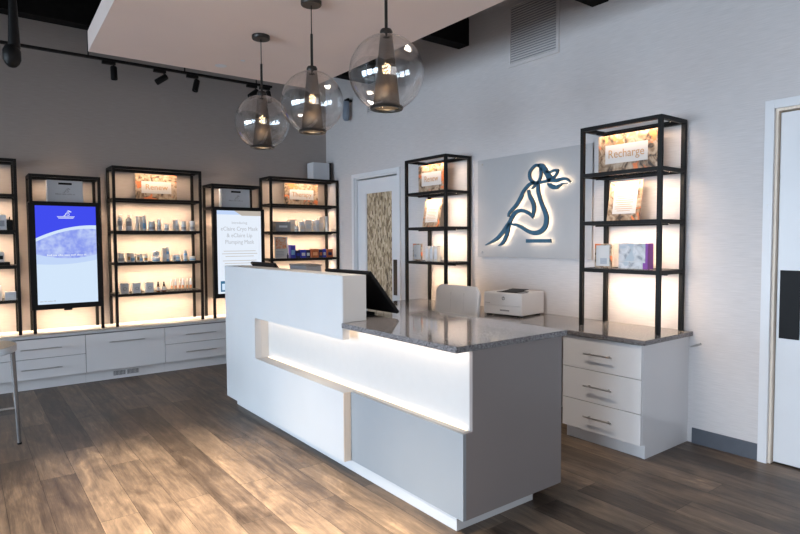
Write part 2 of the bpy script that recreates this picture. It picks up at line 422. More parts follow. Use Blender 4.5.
# ------------------------------------------------------------------ logo strokes: (y, z, width) in metres on the right wall
LOGO = [[(-3.632,2.001,0.0245),(-3.585,2.006,0.0212),(-3.545,1.982,0.0213),(-3.521,1.949,0.0249),(-3.525,1.905,0.0249),(-3.554,1.874,0.0248),(-3.594,1.858,0.0247),(-3.617,1.872,0.0211),(-3.637,1.901,0.021),(-3.644,1.944,0.0244),(-3.64,1.981,0.0279)],[(-3.609,2.003,0.0211),(-3.648,1.993,0.0419),(-3.679,1.965,0.0416),(-3.702,1.932,0.0415),(-3.733,1.886,0.0481),(-3.748,1.873,0.0343)],[(-3.695,1.945,0.0166),(-3.733,1.938,0.0172),(-3.77,1.944,0.0191),(-3.808,1.943,0.0217),(-3.804,1.922,0.0191),(-3.786,1.9,0.0191),(-3.763,1.884,0.0274)],[(-3.602,1.857,0.0211),(-3.657,1.862,0.0209),(-3.71,1.867,0.0242),(-3.748,1.87,0.0309),(-3.793,1.863,0.0307),(-3.838,1.868,0.0237),(-3.881,1.87,0.0202),(-3.91,1.859,0.0167),(-3.935,1.836,0.004)],[(-3.707,1.846,0.0069),(-3.734,1.831,0.031),(-3.764,1.814,0.0342),(-3.801,1.808,0.0272),(-3.838,1.823,0.0169),(-3.86,1.833,0.0101),(-3.91,1.83,0.0027)],[(-3.578,1.862,0.0247),(-3.53,1.857,0.0249),(-3.489,1.831,0.0272),(-3.448,1.79,0.0274),(-3.43,1.755,0.0325),(-3.379,1.69,0.0306),(-3.328,1.648,0.0276),(-3.292,1.615,0.0244),(-3.286,1.586,0.0155)],[(-3.582,1.853,0.0212),(-3.57,1.832,0.0177),(-3.546,1.814,0.0085)],[(-3.51,1.807,0.0214),(-3.522,1.758,0.0299),(-3.553,1.709,0.0319),(-3.571,1.661,0.0318),(-3.566,1.614,0.0266),(-3.557,1.567,0.0106)],[(-3.561,1.565,0.0064),(-3.529,1.601,0.0235),(-3.468,1.629,0.027),(-3.405,1.635,0.0305),(-3.354,1.613,0.033),(-3.322,1.575,0.0332),(-3.296,1.536,0.0355),(-3.246,1.48,0.0374),(-3.202,1.438,0.032),(-3.133,1.388,0.0266),(-3.004,1.337,0.0058)],[(-3.297,1.528,0.026),(-3.275,1.454,0.0317),(-3.247,1.396,0.0299),(-3.213,1.354,0.0244),(-3.168,1.332,0.0057)],[(-3.61,1.86,0.0281),(-3.614,1.791,0.0295),(-3.624,1.752,0.0295),(-3.654,1.675,0.0293),(-3.684,1.618,0.0334),(-3.701,1.562,0.0374),(-3.69,1.497,0.0396),(-3.65,1.456,0.0378),(-3.591,1.441,0.0361),(-3.518,1.453,0.0279),(-3.431,1.494,0.0261),(-3.367,1.516,0.022),(-3.296,1.521,0.0178)]]

def smooth_stroke(pts, n=6):
    out = []
    P = [Vector(p) for p in pts]
    for i in range(len(P)-1):
        p0 = P[max(i-1, 0)]; p1 = P[i]; p2 = P[i+1]; p3 = P[min(i+2, len(P)-1)]
        for k in range(n):
            t = k/n
            out.append(.5*((2*p1)+(p2-p0)*t+(2*p0-5*p1+4*p2-p3)*t*t+(3*p1-p0-3*p2+p3)*t**3))
    out.append(P[-1]); return out

def ribbon(bm, pts, f, d0, d1, wscale=1., front=0, side=1):
    """a stroke of changing width standing d0..d1 off a face; f maps (a, b, depth) to a point"""
    S = smooth_stroke(pts); L, R = [], []
    for i, p in enumerate(S):
        q = (S[min(i+1, len(S)-1)]-S[max(i-1, 0)]); t = Vector((q.x, q.y)); t = t.normalized() if t.length else Vector((1, 0))
        nrm = Vector((-t.y, t.x)); w = max(p.z, .002)*wscale/2
        L.append((p.x+nrm.x*w, p.y+nrm.y*w)); R.append((p.x-nrm.x*w, p.y-nrm.y*w))
    V = [[bm.verts.new(f(*c, d)) for c in ring] for ring in (L, R) for d in (d0, d1)]
    l0, l1, r0, r1 = V
    for i in range(len(S)-1):
        for q, mi in (((l1[i], l1[i+1], r1[i+1], r1[i]), front), ((l0[i], r0[i], r0[i+1], l0[i+1]), side),
                      ((l0[i], l0[i+1], l1[i+1], l1[i]), side), ((r0[i], r1[i], r1[i+1], r0[i+1]), side)):
            fc = bm.faces.new(q); fc.material_index = mi
    for i in (0, -1):
        fc = bm.faces.new((l0[i], l1[i], r1[i], r0[i])); fc.material_index = side

def logo_small(center, scale, facing, mat, parent, name='logo'):
    """the line figure printed small; facing 'y' """
    mb = MB(); cy, cz = -3.46, 1.67
    for st in LOGO:
        ribbon(mb.bm, [((-(p[0]-cy))*scale, (p[1]-cz)*scale, p[2]*scale*1.2) for p in st],
               lambda a, b, d: (center[0]+a, center[1]-d, center[2]+b), 0, .0006, front=0, side=0)
    return mb.build(name, mat, parent)

# ------------------------------------------------------------------ room shell
XL, YF, ZC = -9.5, -9.6, 3.60
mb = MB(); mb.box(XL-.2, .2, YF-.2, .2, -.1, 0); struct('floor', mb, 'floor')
mb = MB(); mb.box(XL-.2, .2, YF-.2, .2, ZC, ZC+.1); struct('ceiling', mb, 'ceiling')
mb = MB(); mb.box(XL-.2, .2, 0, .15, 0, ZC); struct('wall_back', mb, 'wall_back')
# right wall with two door openings
D1A, D1B, D1T = -.702, -1.590, 2.150
D2A, D2B, D2T = -5.357, -6.30, 2.160
mb = MB()
mb.box(0, .15, 0, D1A, 0, ZC); mb.box(0, .15, D1A, D1B, D1T, ZC); mb.box(0, .15, D1B, D2A, 0, ZC)
mb.box(0, .15, D2A, D2B, D2T, ZC); mb.box(0, .15, D2B, YF, 0, ZC)
struct('wall_right', mb, 'wall')
# left wall with three daylight windows, front wall with one
WZ0, WZ1 = .25, 2.35
wins = [(-.7, -3.0), (-3.4, -5.7), (-6.1, -8.4)]
mb = MB(); y = 0
for a, b in wins:
    mb.box(XL-.15, XL, y, a, 0, ZC); mb.box(XL-.15, XL, a, b, 0, WZ0); mb.box(XL-.15, XL, a, b, WZ1, ZC); y = b
mb.box(XL-.15, XL, y, YF, 0, ZC)
struct('wall_left', mb, 'wall')
FW = (-5.6, -2.6)
mb = MB(); mb.box(XL, FW[0], YF-.15, YF, 0, ZC); mb.box(FW[1], 0, YF-.15, YF, 0, ZC)
mb.box(FW[0], FW[1], YF-.15, YF, 0, .1); mb.box(FW[0], FW[1], YF-.15, YF, 2.7, ZC)
struct('wall_front', mb, 'wall')
def window(n, kind, a, b, z0, z1):
    fr = MB(); pa = MB(); t = .05
    lo, hi = min(a, b), max(a, b); mid = (lo+hi)/2
    def bx(m, p, q, r, s, d0=.04, d1=.11):
        if kind == 'x': m.box(XL-d1, XL-d0, p, q, r, s)
        else: m.box(p, q, YF-d1, YF-d0, r, s)
    bx(fr, lo, hi, z0, z0+t); bx(fr, lo, hi, z1-t, z1)
    for c in (lo, mid-t/2, hi-t): bx(fr, c, c+t, z0+t, z1-t)
    f = struct('window_%d' % n, fr, 'blackmat')
    bx(pa, lo+t, mid-t/2, z0+t, z1-t, .07, .078); bx(pa, mid+t/2, hi-t, z0+t, z1-t, .07, .078)
    pa.build('window_pane', 'pane', f)
for i, (a, b) in enumerate(wins): window(i+1, 'x', a, b, WZ0, WZ1)
window(4, 'y', FW[0], FW[1], .1, 2.7)

# black ceiling joists
for i, yf in enumerate((-1.03, -2.583, -4.078, -5.6, -7.1, -8.6)):
    mb = MB(); mb.box(XL, 0, yf, yf-.14, 3.237 if i < 2 else 3.165, ZC)
    struct('trim_%d' % (i+1), mb, 'beam')
# skirting on the right wall
for nm, a, b in (('baseboard_right', -4.895, -5.302), ('baseboard_right_corner', -1.63, -1.99)):
    mb = MB(); mb.box(-.012, 0, a, b, 0, .104, bev=.002); struct(nm, mb, 'slate')
mb = MB(); mb.box(-.012, 0, -6.36, YF, 0, .104, bev=.002); struct('baseboard_right_front', mb, 'slate')

# doors in the right wall
def door(n, a, b, top, casing, pull, inset=None):
    """a nearer the back wall, b nearer the camera"""
    cs = MB(); t = .022
    cs.box(-t, 0, a+casing, a, 0, top+casing, bev=.002); cs.box(-t, 0, b, b-casing, 0, top+casing, bev=.002)
    cs.box(-t, 0, a, b, top, top+casing, bev=.002)
    f = struct('trim_%d' % (10+n), cs, 'paint')
    jb = MB(); jb.box(.0, .14, a, a-.014, 0, top); jb.box(.0, .14, b+.014, b, 0, top); jb.box(.0, .14, a-.014, b+.014, top-.014, top)
    jb.build('jamb', 'birch' if n == 2 else 'paint', f)
    lf = MB(); x0, x1 = .03, .07
    if inset:
        i0, i1, z0, z1 = inset
        lf.box(x0, x1, a-.016, i0, .008, top-.03); lf.box(x0, x1, i1, b+.016, .008, top-.03)
        lf.box(x0, x1, i0, i1, .008, z0); lf.box(x0, x1, i0, i1, z1, top-.03)
    else: lf.box(x0, x1, a-.018, b+.018, .010, top-.022, bev=.002)
    d = struct('door_%d' % n, lf, 'paint')
    if inset:
        g = MB(); g.box(x0+.014, x0+.022, i0, i1, z0, z1); g.build('patterned_pane', 'reed', d)
        g = MB()
        for p in ((i0, i0-.012, z0, z1), (i1+.012, i1, z0, z1), (i0-.012, i1+.012, z1-.012, z1), (i0-.012, i1+.012, z0, z0+.012)):
            g.box(x0+.004, x0+.014, p[0], p[1], p[2], p[3])
        g.build('glazing_bead', 'paint', d)
    return d
d1 = door(1, D1A, D1B, D1T, .050, None, (-.885, -1.432, .35, 1.965))
mb = MB(); mb.box(.018, .03, -1.462, -1.570, .756, 1.166, bev=.004); mb.box(.012, .018, -1.500, -1.548, .80, 1.12, bev=.003); mb.build('door_pull', pbr('bronze pull', (.055, .038, .026), .35, metal=.5), d1)
d2 = door(2, D2A, D2B, D2T, .052, None)
mb = MB(); mb.box(.022, .03, -5.392, -5.500, .778, 1.192, bev=.003); mb.build('push_plate', 'blackmat', d2)
mb = MB(); mb.box(.024, .03, -5.504, -5.516, .80, 1.17, bev=.002); mb.build('edge_strip', pbr('blue film edge', (.03, .22, .42), .3), d2)
mb = MB(); mb.cyl((-.024, -5.33, 1.585), (-.021, -5.33, 1.585), .006); mb.build('screw_cap', 'silver', bpy.data.objects['trim_12'])

# louvred return air vents high on the right wall
def vent(y0, y1, z0, z1, label):
    t = thing('wall_vent', label, 'vent', (-.01, (y0+y1)/2, z0), group='louvred vents on the right wall')
    f = MB(); w = .028
    f.box(-.012, 0, y0+w, y0, z0-w, z1+w); f.box(-.012, 0, y1, y1-w, z0-w, z1+w); f.box(-.012, 0, y0, y1, z0-w, z0); f.box(-.012, 0, y0, y1, z1, z1+w)
    f.build('vent_frame', 'wall', t)
    b = MB(); b.box(-.002, 0, y0, y1, z0, z1); b.build('vent_back', 'ventback', t)
    n = int((z1-z0)/.021); s = MB()
    for i in range(n):
        z = z0+(i+.5)*(z1-z0)/n
        s.prism([(-.010, z-.006), (-.0085, z-.0075), (-.003, z+.004), (-.0045, z+.0055)], y1, y0, axis='y')
    s.build('slats', 'wall', t)
vent(-3.255, -3.745, 2.93, 3.42, 'large pale louvred air vent high on the wall above the lit sign')
vent(-1.0, -1.49, 2.90, 3.39, 'pale louvred air vent high on the wall above the patterned door')

# dropped ceiling panel over the desk
mb = MB()
mb.prism([(-3.062, -1.545), (-1.10, -1.575), (-1.125, -5.6), (-3.20, -5.6)], 2.9055, 3.068)
cp = mb.build('ceiling_panel', 'soffit'); tag(cp, 'large off white suspended ceiling panel over the reception desk', 'ceiling panel')
# small recessed fittings set in the panel; the lit ones are added, unseen
def can(x, y, label, r=.045, led=False):
    t = thing('recessed_downlight', label, 'downlight', (x, y, 2.90), group='recessed fittings in the ceiling panel')
    m = MB(); m.lathe([(r*.72, 2.9045), (r*.72, 2.903), (r*.9, 2.9015), (r, 2.903), (r, 2.9045)], (x, y, 0), 28, close=False); m.build('trim_ring', 'paint', t)
    m = MB(); m.lathe([(0, 2.9044), (r*.7, 2.9044), (r*.7, 2.9035), (0, 2.9035)], (x, y, 0), 24, close=False); m.build('lens', 'led' if led else 'boxs', t)
can(-2.078, -1.80, 'round recessed downlight in the ceiling panel beside its far edge', .05)
can(-1.98, -2.05, 'tiny round sensor in the ceiling panel above the farthest globe lamp', .02)
can(-1.72, -4.02, 'added unseen downlight in the ceiling panel above the desk end by the chair', .045, True)  # unseen fitting, added to brighten the desk and lower wall
can(-2.90, -4.75, 'added unseen downlight in the ceiling panel above the floor in front of the desk', .05, True)  # unseen fitting, added for the warm pool on the floor
can(-2.90, -3.45, 'added unseen downlight in the ceiling panel left of the middle globe lamp', .05, True)  # second unseen fitting, added to lengthen the floor pool
can(-1.72, -4.6, 'added unseen downlight in the ceiling panel above the near end of the desk', .045, True)  # unseen fitting, added to brighten the near desk end

# ------------------------------------------------------------------ globe pendants
def pendant():
    t = thing('globe_pendant', '', 'pendant lamp', (-2.1, -2.69, 2.905), 'clear globe pendants over the desk')
    x, y, zc, R = -2.1, -2.69, 2.27, .199
    m = MB(); m.lathe([(0, 2.905), (.066, 2.905), (.066, 2.884), (.062, 2.879), (0, 2.879)], (x, y, 0), 32, close=False); m.build('canopy', 'gun', t)
    m = MB(); m.cyl((x, y, 2.70), (x, y, 2.8795), .0032, seg=8); m.build('cord', 'blackmat', t)
    m = MB(); m.cyl((x, y, 2.478), (x, y, 2.70), .0085, seg=16)
    m.lathe([(0, 2.498), (.028, 2.496), (.034, 2.484), (.034, 2.470), (.030, 2.462), (0, 2.462)], (x, y, 0), 28, close=False); m.build('stem', 'gun', t)
    m = MB(); prof = []
    for i in range(33):
        a = math.radians(9 + (180-9-24)*i/32); prof.append((R*math.sin(a), zc+R*math.cos(a)))
    prof += [(p[0]*.985, zc+(p[1]-zc)*.985) for p in reversed(prof)]; m.lathe(prof, (x, y, 0), 56, close=False); m.build('globe', 'globe', t)
    m = MB(); m.lathe([(.033, 2.462), (.072, 2.092)], (x, y, 0), 40, close=False); m.build('shade_cone', 'conemesh', t)
    m = MB(); m.lathe([(.070, 2.096), (.087, 2.094), (.089, 2.086), (.085, 2.078), (.066, 2.080), (.064, 2.088), (.070, 2.096)], (x, y, 0), 40, close=False); m.build('base_ring', 'gun', t)
    m = MB(); m.lathe([(0, 2.40), (.014, 2.40), (.014, 2.335), (.011, 2.326), (0, 2.326)], (x, y, 0), 20, close=False); s_ = m.build('lamp_holder', 'brass', t)
    m = MB(); m.lathe([(0, 2.325), (.010, 2.320), (.019, 2.308), (.023, 2.290), (.020, 2.274), (.011, 2.263), (0, 2.260)], (x, y, 0), 20, close=False); m.build('bulb', 'bulb', t)
    return t
p0 = pendant()
labs = ['globe pendant lamp farthest from the camera, smallest of three over the desk', 'middle globe pendant lamp of the three over the desk', 'nearest and largest looking globe pendant lamp, hung highest in view']
for i, yy in enumerate((-2.69, -3.463, -4.273)):
    o = p0 if i == 0 else copy_tree(p0)
    o.location.y = yy; o['label'] = labs[i]
    l = bpy.data.lights.new('lamp_glow', 'POINT'); l.energy = LAMP; l.color = (1, .74, .45); l.shadow_soft_size = .02
    q = bpy.data.objects.new('lamp_glow', l); COL.objects.link(q); q.location = (-2.1, yy, 2.215)

# ------------------------------------------------------------------ ceiling track and spotlights
YT, ZT = -1.10, 2.990
mb = MB(); mb.box(-4.6, -1.28, YT-.017, YT+.017, ZT-.010, ZT+.012, bev=.003)
trk = thing('light_track', 'black ceiling light track running along the back wall', 'light track', (-2.9, YT, ZT))
mb.build('rail', 'black', trk)
for x in (-4.3, -2.99, -2.17, -1.45):
    m = MB(); m.cyl((x, YT, ZT+.01), (x, YT, 3.239), .006, seg=8); m.build('hanger', 'black', trk)
def track_head(x, aim, label):
    t = thing('track_spotlight', label, 'spotlight', (x, YT, ZT-.012), 'spotlights on the ceiling track')
    m = MB(); m.box(x-.055, x+.055, YT-.018, YT+.018, ZT-.038, ZT-.0105, bev=.004); m.build('adapter', 'black', t)
    m = MB(); m.cyl((x+.04, YT, ZT-.038), (x+.04, YT, ZT-.075), .007, seg=10); m.build('arm', 'black', t)
    a = Vector(aim).normalized(); c = Vector((x+.04, YT, ZT-.078))
    m = MB(); q = a.to_track_quat('Z', 'Y').to_matrix().to_4x4()
    m.lathe([(0, -.03), (.022, -.03), (.028, -.022), (.028, .085), (.024, .088), (.022, .072), (0, .070)], tuple(c), 24, None, True, q, close=False); m.build('lamp_head', 'black', t)
    m = MB(); m.lathe([(0, .0712), (.020, .0712), (.020, .0716), (0, .0716)], tuple(c), 20, None, True, q, close=False); m.build('lens', 'silver', t)
track_head(-2.83, (0.02, -.05, -1), 'black spotlight on the track pointing straight down, above the first screen')
track_head(-2.10, (-.25, -.1, -1), 'black spotlight on the track, tilted, above the tall product shelf')
track_head(-2.40, (-.6, .1, -.45), 'black spotlight on the track swung sideways, left of the farthest globe')
track_head(-1.50, (-.9, .05, -.75), 'black spotlight on the track behind the farthest globe, angled left')
track_head(-1.36, (.15, -.1, -1), 'black spotlight at the right end of the track behind the farthest globe')
# tall stem spotlight near the left edge
t = thing('stem_spotlight', 'black stem mounted spotlight hanging at the top left, ending in a round head', 'spotlight', (-3.66, -2.655, 3.165))
m = MB(); m.cyl((-3.625, -2.655, 2.87), (-3.625, -2.655, 3.17), .014, seg=14); m.lathe([(0, 3.165), (.05, 3.165), (.05, 3.14), (0, 3.14)], (-3.625, -2.655, 0), 20, close=False); m.build('stem', 'black', t)
m = MB(); m.lathe([(.0, 2.90), (.016, 2.895), (.020, 2.84), (.027, 2.66), (.032, 2.53), (.0, 2.52)], (-3.635, -2.655, 0), 22, close=False); m.build('tapered_body', 'black', t)
m = MB(); m.lathe([(0, 2.545), (.034, 2.54), (.047, 2.51), (.047, 2.46), (.036, 2.435), (.020, 2.418), (0, 2.412)], (-3.648, -2.655, 0), 24, close=False); m.build('lamp_head', 'black', t)
# wall speaker by the corner
t = thing('wall_speaker', 'small rounded grey blue speaker on a black bracket high by the room corner', 'speaker', (-.06, -.63, 2.9))
m = MB(); m.box(-.06, 0, -.60, -.66, 3.10, 3.125, bev=.004); m.box(-.075, -.055, -.58, -.68, 3.10, 3.135, bev=.004); m.build('bracket', 'black', t)
m = MB(); m.lathe([(0, 2.86), (.025, 2.865), (.04, 2.89), (.044, 2.93), (.044, 3.08), (.038, 3.10), (0, 3.102)], (-.078, -.63, 0), 24, close=False); m.build('speaker_body', pbr('grey blue plastic', (.20, .24, .30), .5), t)

# ------------------------------------------------------------------ reception desk
DX, GX, RX, EX = -2.143, -2.093, -2.0325, -1.366
YA, YB, YN = -1.974, -3.8726, -4.851       # far end, end of the high part, near end
t = thing('reception_desk', 'white reception desk with grey end, raised left counter and lit recess', 'desk', (-1.75, -3.4, 0))
m = MB(); m.box(-2.0877, -1.539, -2.06, -4.801, 0, .067); m.build('plinth', 'white', t)
# front panel, a C shape open to the right
m = MB(); m.prism([(YA, .0653), (YB, .0653), (YB, .4812), (-2.5895, .4812), (-2.5895, .7965), (YB, .7965), (YB, 1.1779), (YA, 1.1779)], DX, GX, axis='x')
bmesh.ops.bevel(m.bm, geom=[e for e in m.bm.edges if e.is_boundary is False and abs(e.verts[0].co.x-DX) < 1e-4 and abs(e.verts[1].co.x-DX) < 1e-4], offset=.0015, segments=2, affect='EDGES')
fp = m.build('front_panel', 'white', t)
m = MB(); m.box(DX+.001, GX-.001, YB-.0005, YB-.006, .0655, .4808); m.build('edge_strip', 'birch', t, label='pale wood edge strip')
m = MB(); m.box(GX, GX+.02, YB-.0065, YN+.0, .0653, .4812, bev=.001); m.build('lower_panel', 'greyblue', t, label='grey blue lower front panel')
m = MB(); m.prism([(GX+.0005, -2.55), (GX+.0005, YB-.0066), (GX+.0202, YB-.0066), (GX+.0202, YN+.0201), (RX, YN+.0201), (RX, -2.55)], .4612, .4810); m.build('recess_ledge', 'recess', t)
m = MB(); m.box(RX, RX+.02, -2.50, YN+.0201, .4812, .868); m.build('recess_back', 'recess', t)
m = MB(); m.box(DX+.051, RX, -2.5895, -2.5700, .4815, .868); m.build('recess_return', 'recess', t)
m = MB(); m.prism([(GX+.0205, .0653), (EX, .0653), (EX, .8685), (RX, .8685), (RX, .4812), (GX+.0205, .4812)], YN, YN+.02, axis='y')
m.build('end_panel', 'greyshade', t, label='grey end panel, shade in its colour')
m = MB(); m.box(RX+.021, EX, YA, YA-.5, .067, .868); m.build('far_pedestal', 'white', t)
m = MB(); m.box(RX+.021, EX, -4.3, YN+.021, .067, .868); m.build('near_pedestal', 'white', t)
m = MB(); m.box(GX+.001, -1.9765, YA, YB, .9005, 1.1775, bev=.001)
m.build('raised_counter', 'white', t)
m = MB(); m.box(DX+.0015, -1.9765, YB-.0005, YB-.0062, .9005, 1.1775, bev=.0008); m.build('raised_end', 'white', t)
m = MB(); m.prism([(-2.154, YB-.007), (-2.154, -4.871), (-1.346, -4.871), (-1.346, -1.98), (GX+.003, -1.98), (GX+.003, YB-.007)], .8700, .8992)
bmesh.ops.bevel(m.bm, geom=list(m.bm.edges), offset=.002, segments=2, affect='EDGES')
m.build('worktop', 'granite', t, label='polished grey speckled stone worktop')
m = MB(); m.box(-2.075, -2.060, YB-.02, -4.83, .862, .8695); m.build('led_strip', 'leddesk', t)
m = MB(); m.box(GX+.004, GX+.016, -2.60, YB+.01, .862, .869); m.build('led_strip', 'leddesk', t)
area('desk_light', (-2.068, (YB-4.83)/2, .8615), (.95, .012), DESK*.95, (1, .74, .50), (0.08, 0, -1), t)
area('desk_light', (-2.083, -3.235, .8610), (1.26, .012), DESK*1.26, (1, .74, .50), (0.08, 0, -1), t)
m = MB(); m.box(RX-.010, RX-.002, -2.60, -4.82, .4815, .487); m.build('led_strip', 'leddesk', t)
area('desk_light', (RX-.012, -3.72, .489), (2.2, .010), DESK2, (1, .74, .50), (-.2, 0, 1), t)
m = MB(); m.cyl((-2.055, -3.90, .858), (-2.055, -3.90, .8695), .005, seg=10); m.build('screw', 'brass', t)

# slanted touch screens behind the raised counter
def till(yn, yf, label, ztop=1.184, xt=-1.935):
    t = thing('till_screen', label, 'monitor', (-1.75, (yn+yf)/2, .905), group=None)
    m = MB(); d = Vector((.215, 0, -(ztop-.915))).normalized(); n = Vector((-d.z, 0, d.x))
    a = Vector((xt, 0, ztop)); b = Vector((-1.715, 0, .915)); n = Vector((b.z-a.z, 0, -(b.x-a.x))).normalized()*-1
    th = n*.022
    m.prism([(a.x, a.z), (b.x, b.z), (b.x+th.x, b.z+th.z), (a.x+th.x, a.z+th.z)], yn, yf, axis='y')
    bmesh.ops.bevel(m.bm, geom=list(m.bm.edges), offset=.003, segments=2, affect='EDGES')
    m.build('screen_housing', 'blackmat', t)
    m = MB(); e = n*.0225; f = n*.0235; A = a+(b-a)*.04; B = a+(b-a)*.94
    m.prism([(A.x+e.x, A.z+e.z), (B.x+e.x, B.z+e.z), (B.x+f.x, B.z+f.z), (A.x+f.x, A.z+f.z)], yn+.02, yf-.02, axis='y'); m.build('screen', 'screenoff', t)
    mid = (yn+yf)/2
    m = MB(); m.box(-1.93, -1.76, mid-.09, mid+.09, .9000, .912, bev=.004)
    m.prism([(-1.85, .912), (-1.80, .912), (-1.795, 1.0), (-1.815, 1.02)], mid-.03, mid+.03, axis='y'); m.build('stand', 'blackmat', t)
    return t
till(-3.846, -3.30, 'black slanted touch screen at the end of the raised counter, facing the chair')
till(-2.49, -2.02, 'second black slanted screen, only its top edge above the far raised counter', 1.198)
t = thing('document_box', 'grey box file behind the raised counter between the two black screens', 'box', (-1.72, -2.64, .90))
m = MB(); m.box(-1.80, -1.66, -2.50, -2.78, .9000, 1.185, bev=.003); m.build('box_body', 'boxgrey', t)
m = MB(); m.box(-1.803, -1.657, -2.497, -2.783, 1.187, 1.20, bev=.002); m.build('box_lid', pbr('warm grey card', (.20, .18, .17), .6), t)

# ------------------------------------------------------------------ office chair
t = thing('office_chair', 'pale grey leather office chair behind the desk, its backrest showing', 'chair', (-1.02, -3.435, 0))
cx, cy = -1.02, -3.435
def cushion(mb, x0, x1, y0, y1, z0, z1, r):
    before = set(mb.bm.verts); mb.box(x0, x1, y0, y1, z0, z1, bev=r, seg=5)
    for f in mb.bm.faces: f.smooth = True
m = MB()
# backrest: curved slab, wider rounded top
W = .250; secs = []
for i in range(15):
    z = .50+.525*i/14; k = i/14
    w = W*(1-.04*(1-k)); 
    if k > .88: w = W*(1-.16*((k-.88)/.12)**2.4)
    xo = -.875+.06*math.sin(k*PI*.5)*1.0 + (.02 if k < .2 else 0)
    secs.append((z, w, xo, .030 if k < .9 else .026-.016*((k-.9)/.1)))
rings = []
for z, w, xo, th in secs:
    ring = []
    for j in range(28):
        a = 2*PI*j/28; c, s = math.cos(a), math.sin(a)
        yy = w*math.copysign(abs(c)**.45, c); xx = th*math.copysign(abs(s)**.6, s)
        xx += .035*(1-(yy/W)**2)
        ring.append(m.bm.verts.new((xo+xx, cy+yy, z)))
    rings.append(ring)
for A, B in zip(rings, rings[1:]):
    for j in range(28): f = m.bm.faces.new((A[j], A[(j+1) % 28], B[(j+1) % 28], B[j])); f.smooth = True
m.bm.faces.new(rings[0]); m.bm.faces.new(rings[-1])
br = m.build('backrest', 'leather', t)
m = MB()
def backx(yy, k):
    return -.875+.06*math.sin(k*PI*.5)+.035*(1-(yy/W)**2)-.0300
for yy in (-.075, .075):
    m.tube([(backx(yy, k)-.0005, cy+yy, .50+.525*k) for k in [q/10*.9 for q in range(1, 11)]], .0016, 6)
m.tube([(backx(yy, .52)-.0005, cy+yy, .50+.525*.52) for yy in [-.21+.42*q/12 for q in range(13)]], .0022, 6)
m.build('stitching', pbr('grey seam thread', (.36, .36, .38), .7), br)
m = MB(); cushion(m, -1.25, -.83, cy-.23, cy+.23, .43, .51, .035); m.build('seat', 'leather', t)
m = MB(); m.tube([(-.93, cy-.19, .43), (-.86, cy-.19, .41), (-.825, cy-.19, .46), (-.80, cy-.17, .62)], .012); m.tube([(-.93, cy+.19, .43), (-.86, cy+.19, .41), (-.825, cy+.19, .46), (-.80, cy+.17, .62)], .012); m.build('back_frame', 'chrome', t)
m = MB(); m.cyl((cx, cy, .10), (cx, cy, .43), .025); m.box(cx-.1, cx+.1, cy-.1, cy+.1, .405, .428, bev=.004); m.build('column', 'chrome', t)
m = MB()
for i in range(5):
    a = 2*PI*i/5+.3; m.cyl((cx, cy, .12), (cx+.27*math.cos(a), cy+.27*math.sin(a), .075), .022, .014)
m.build('star_base', 'chrome', t)
for i in range(5):
    a = 2*PI*i/5+.3; px, py = cx+.27*math.cos(a), cy+.27*math.sin(a); m = MB()
    m.cyl((px-.018*math.sin(a), py+.018*math.cos(a), .0285), (px+.018*math.sin(a), py-.018*math.cos(a), .0285), .028, seg=20); m.cyl((px, py, .03), (px, py, .08), .008); m.build('caster', 'blackmat', t)

# ------------------------------------------------------------------ drawer units on the right wall
def drawer_unit_right(y0, y1, label):
    """y0 nearer the back wall"""
    t = thing('drawer_unit', label, 'drawer unit', (-.3, (y0+y1)/2, 0), group=None)
    m = MB(); m.box(-.565, -.005, y0, y1+.020, .091, .729); m.build('carcass', 'gap', t)
    m = MB(); m.box(-.535, -.02, y0, y1+.020, 0, .0905); m.build('plinth', 'lac', t)
    m = MB(); m.prism([(-.0015, 0), (-.5405, 0), (-.5405, .091), (-.571, .091), (-.571, .7295), (-.0015, .7295)], y1, y1+.0195, axis='y'); m.build('side_panel', 'lac', t)
    for z0, z1 in ((.093, .2885), (.2925, .5065), (.5105, .7240)):
        m = MB(); m.box(-.5905, -.572, y0-.002, y1+.0015, z0, z1, bev=.0012); d = m.build('drawer', 'lac', t)
        zc = z0+(z1-z0)*.515; yc = (y0+y1)/2+.00
        m = MB(); m.cyl((-.622, yc+.105, zc), (-.622, yc-.105, zc), .0052, seg=12)
        for s in (-.072, .072): m.cyl((-.5905, yc+s, zc), (-.622, yc+s, zc), .0048, seg=10)
        m.build('handle', 'chrome', d, label='brushed steel bar handle')
    return t
drawer_unit_right(-4.272, -4.861, 'white three drawer unit at the near end of the side counter')
drawer_unit_right(-2.01, -2.60, 'white three drawer unit at the far end of the side counter, behind the desk')
m = MB(); m.prism([(-.0015, -1.99), (-.0015, -4.889), (-.606, -4.889), (-.606, -1.99)], .7300, .7598)
bmesh.ops.bevel(m.bm, geom=list(m.bm.edges), offset=.002, segments=2, affect='EDGES')
tag(m.build('side_counter', 'granite'), 'grey speckled stone worktop along the right wall under the sign', 'worktop')
t = thing('wall_hook', 'small steel hook on the right wall beside the drawer unit', 'hook', (0, -4.92, .66))
m = MB(); m.cyl((0, -4.915, .665), (-.045, -4.915, .668), .006, seg=10); m.build('pin', 'chrome', t)
m = MB(); m.cyl((-.042, -4.895, .660), (-.052, -4.965, .690), .0065, seg=12); m.build('bar', 'chrome', t)

